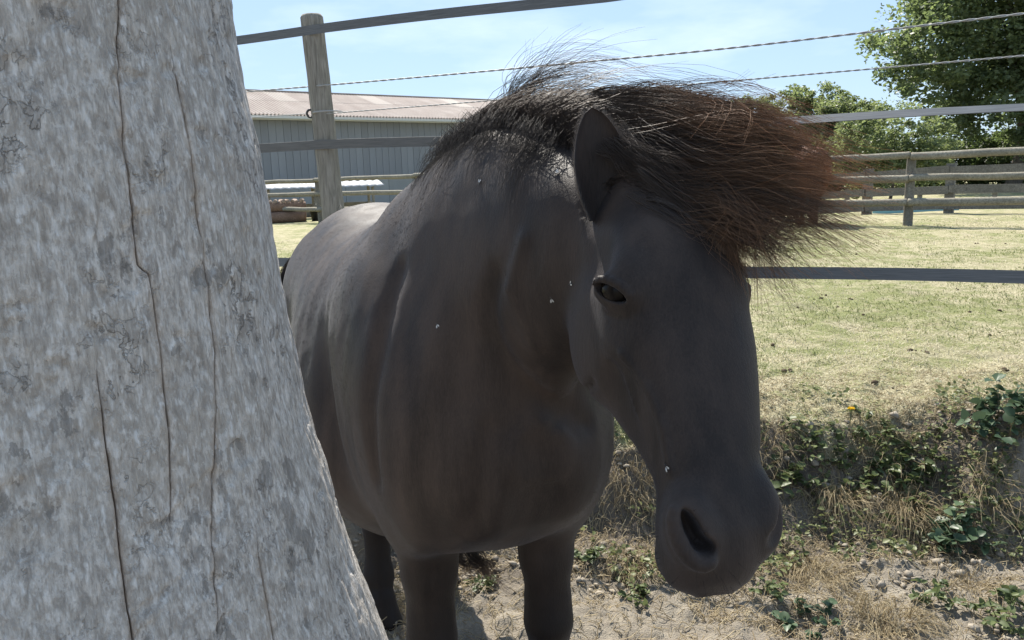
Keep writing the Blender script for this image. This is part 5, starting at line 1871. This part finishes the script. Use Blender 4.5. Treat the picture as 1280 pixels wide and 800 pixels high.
for i, t in enumerate([
    ('tan dry grass hanging down the bank below the trailing weed', 1052, 625, 0.045, 0.12, 200, 0.8),
    ('thick matted dry grass tuft hanging over the dark hollow', 1132, 640, 0.055, 0.13, 260, 0.8),
    ('straggly dry grass at the right end of the bank', 1240, 610, 0.08, 0.11, 120, 0.6),
    ('dry grass over the bank edge beside the muzzle', 962, 548, 0.08, 0.07, 150, 0.4),
    ('dry grass tuft on the bare ground at the lower right', 1110, 775, 0.10, 0.09, 300, 0.3),
    ('dry grass around the foot of the upright weed', 1215, 735, 0.08, 0.11, 110, 0.5),
    ('dry grass on the bank top left of the fallen twig', 1105, 558, 0.10, 0.07, 150, 0.3),
    ('dry grass at the bank foot right of the chin', 1020, 715, 0.08, 0.08, 220, 0.3),
    ('wispy dry grass on the bank left of the jaw', 790, 590, 0.08, 0.09, 120, 0.6),
    ('dry grass by the right front leg', 800, 700, 0.10, 0.08, 240, 0.3)]):
    tuft(*t[:6], 200 + i, t[6])

creep_m = tint_material('creeper_leaf', (0.07, 0.095, 0.04), (0.22, 0.235, 0.10), 0.4, 0.45)
def creeping_weeds():
    g = np.random.default_rng(61)
    N = 14000
    d = g.uniform(2.40, 3.5, N)
    x = d * g.uniform(-0.25, 0.78, N)
    mk = fbm(x * 2.4, d * 3.5, 33.0, 3) + 0.35 * (vnoise(x * 11, d * 11, 2.0) - 0.5) - 0.35 * np.abs(d - 3.0) ** 1.5
    w = (mk > 0.575) & (g.random(N) < 0.6)
    x, d = x[w], d[w]
    n = len(x)
    pos = np.stack([x, d, ground_z(x, d) + g.uniform(0.004, 0.05, n)], 1)
    dr = g.normal(0, 1, (n, 3)) * np.array([1, 1, 0.4]) + np.array([0, -0.3, 0.15])
    V, F = leaf_set(pos, dr, g.uniform(0.012, 0.030, n), g, 0.9)
    tint = np.repeat(np.clip(g.normal(0.55, 0.28, n), 0, 1), 7)
    o = link('creeping_weeds', mesh('creeping_weeds', V, F, creep_m, False, {'tint': tint}))
    tag(o, 'small leaved creeping weeds matted over the bank', 'ground cover', kind='stuff')
creeping_weeds()

def droppings():
    g = np.random.default_rng(62)
    N = 130
    d = 3.4 + 9 * g.random(N) ** 1.4
    x = d * g.uniform(-0.35, 0.75, N)
    V, F = [], []
    m = Mat('dry_dung', (0.10, 0.075, 0.05), 0.95, 0.1)
    for i in range(N):
        for j in range(g.integers(1, 4)):
            r_ = 0.004 + 0.013 * g.random() ** 2
            px_, py_ = x[i] + g.normal(0, 0.03), d[i] + g.normal(0, 0.03)
            v, f = ball((px_, py_, float(ground_z(px_, py_)) + r_ * 0.4), r_, 6, 4, (g.uniform(0.8, 1.5), g.uniform(0.8, 1.4), 0.7))
            b = len(V)
            V += v; F += [tuple(b + k for k in q_) for q_ in f]
    o = link('dry_droppings', mesh('dry_droppings', V, F, m.m))
    tag(o, 'small dark dry droppings and turf scraps scattered in the pasture', 'droppings', kind='stuff')
droppings()

def twig():
    c = ground_hit(1172, 547)
    g = np.random.default_rng(3)
    root = empty('fallen_twig', c)
    tag(root, 'pale forked twig lying on the bank top among the weeds', 'twig')
    p = np.array([[[-0.10, 0, 0.012], [-0.03, 0.01, 0.022], [0.05, 0.01, 0.02], [0.115, 0.03, 0.03]]])
    V, F = tubes(resample(p, 10), np.linspace(0.006, 0.004, 10)[None], 6)
    link('stick', mesh('stick', V, F, stem_m, True, {'tint': np.full(60, 1.0)}), root)
    p = np.array([[[0.05, 0.01, 0.02], [0.075, 0, 0.05], [0.085, -0.01, 0.085]]])
    V, F = tubes(resample(p, 8), np.linspace(0.004, 0.0025, 8)[None], 6)
    link('side_shoot', mesh('side_shoot', V, F, stem_m, True, {'tint': np.full(48, 1.0)}), root)
twig()

def flower():
    c = ground_hit(1062, 532)
    root = empty('yellow_flower', c)
    tag(root, 'single yellow dandelion flower on the top of the bank', 'flower')
    V, F = tubes(np.array([[[0, 0, -0.01], [0.003, 0, 0.03], [0.002, -0.004, 0.072]]]), np.full((1, 3), 0.0016), 5)
    link('stem', mesh('stem', V, F, weed_m, True, {'tint': np.full(15, 0.6)}), root)
    m = Mat('petal', (0.75, 0.50, 0.02), 0.5, 0.2)
    m.translucent(0.3, None, (0.8, 0.55, 0.03))
    g = np.random.default_rng(2)
    n = 44
    a = np.arange(n) * 2.4
    d = np.stack([np.cos(a), np.sin(a), 0.25 + 0.7 * (1 - np.arange(n) / n)], 1)
    V, F = leaf_set(np.tile(np.array([[0.002, -0.004, 0.072]]), (n, 1)), d, np.full(n, 0.017), g, 0.35)
    link('flower_head', mesh('flower_head', V, F, m.m, False), root)
flower()

# ------------------------------------------------------------------ flies on the coat
def flies():
    bm_ = Mat('fly_body', (0.03, 0.03, 0.032), 0.35, 0.5)
    wm = Mat('fly_wing', (0.42, 0.42, 0.41), 0.25, 0.6)
    def hit(px, py):
        k = c_rt * ((px - 640) / FPX) + c_up * ((400 - py) / FPX) + fw
        t = np.arange(0.6, 2.6, 0.004)
        P = np.array([0, 0, EYE]) + np.multiply.outer(t, k)
        d = sdf(P)
        i = np.argmax(d < 0.0)
        p = P[i]
        n = sdf_n(p[None])[0]
        return p, n / np.linalg.norm(n)
    V1, F1 = [], []
    for c, r_, fl_ in (((0, 0, 0.0022), 0.0020, (0.85, 1, 0.9)), ((0.0042, 0, 0.0022), 0.0018, (0.8, 1, 0.95)), ((-0.0048, 0, 0.002), 0.0028, (1.25, 0.85, 0.75))):
        v, f = ball(c, r_, 10, 6, fl_)
        b = len(V1)
        V1 += v; F1 += [tuple(b + i for i in q_) for q_ in f]
    body = mesh('body', V1, F1, bm_.m)
    wv, wf = [], []
    for s in (-1, 1):
        b = len(wv)
        wv += [(0, s * 0.0008, 0.0036), (-0.003, s * 0.0042, 0.0046), (-0.0078, s * 0.0058, 0.005), (-0.0095, s * 0.0038, 0.005), (-0.006, s * 0.001, 0.0045)]
        wf.append(tuple(b + i for i in range(5)))
    wing = mesh('wings', wv, wf, wm.m, False)
    for i, (px, py, rz, lab) in enumerate(((815, 319, 1.2, 'fly on the forehead of the pony'), (690, 373, 0.3, 'left one of two flies on the cheek near the eye'),
                                           (714, 355, 2.0, 'right one of two flies on the cheek near the eye'), (600, 229, 3.0, 'fly high on the neck below the mane'),
                                           (695, 217, 2.2, 'fly behind the ear on the neck'), (547, 406, 0.7, 'fly on the shoulder of the pony'), (834, 583, 1.0, 'fly on the nose bridge above the nostril'))):
        p, n = hit(px, py)
        root = empty('fly', p)
        qd = Vector(n).to_track_quat('Z', 'X')
        root.scale = (0.66, 0.66, 0.66)
        root.rotation_euler = (qd @ Matrix.Rotation(rz, 3, 'Z').to_quaternion()).to_euler()
        tag(root, lab, 'fly', 'flies sitting on the pony')
        link('body', body, root)
        link('wings', wing, root)
flies()
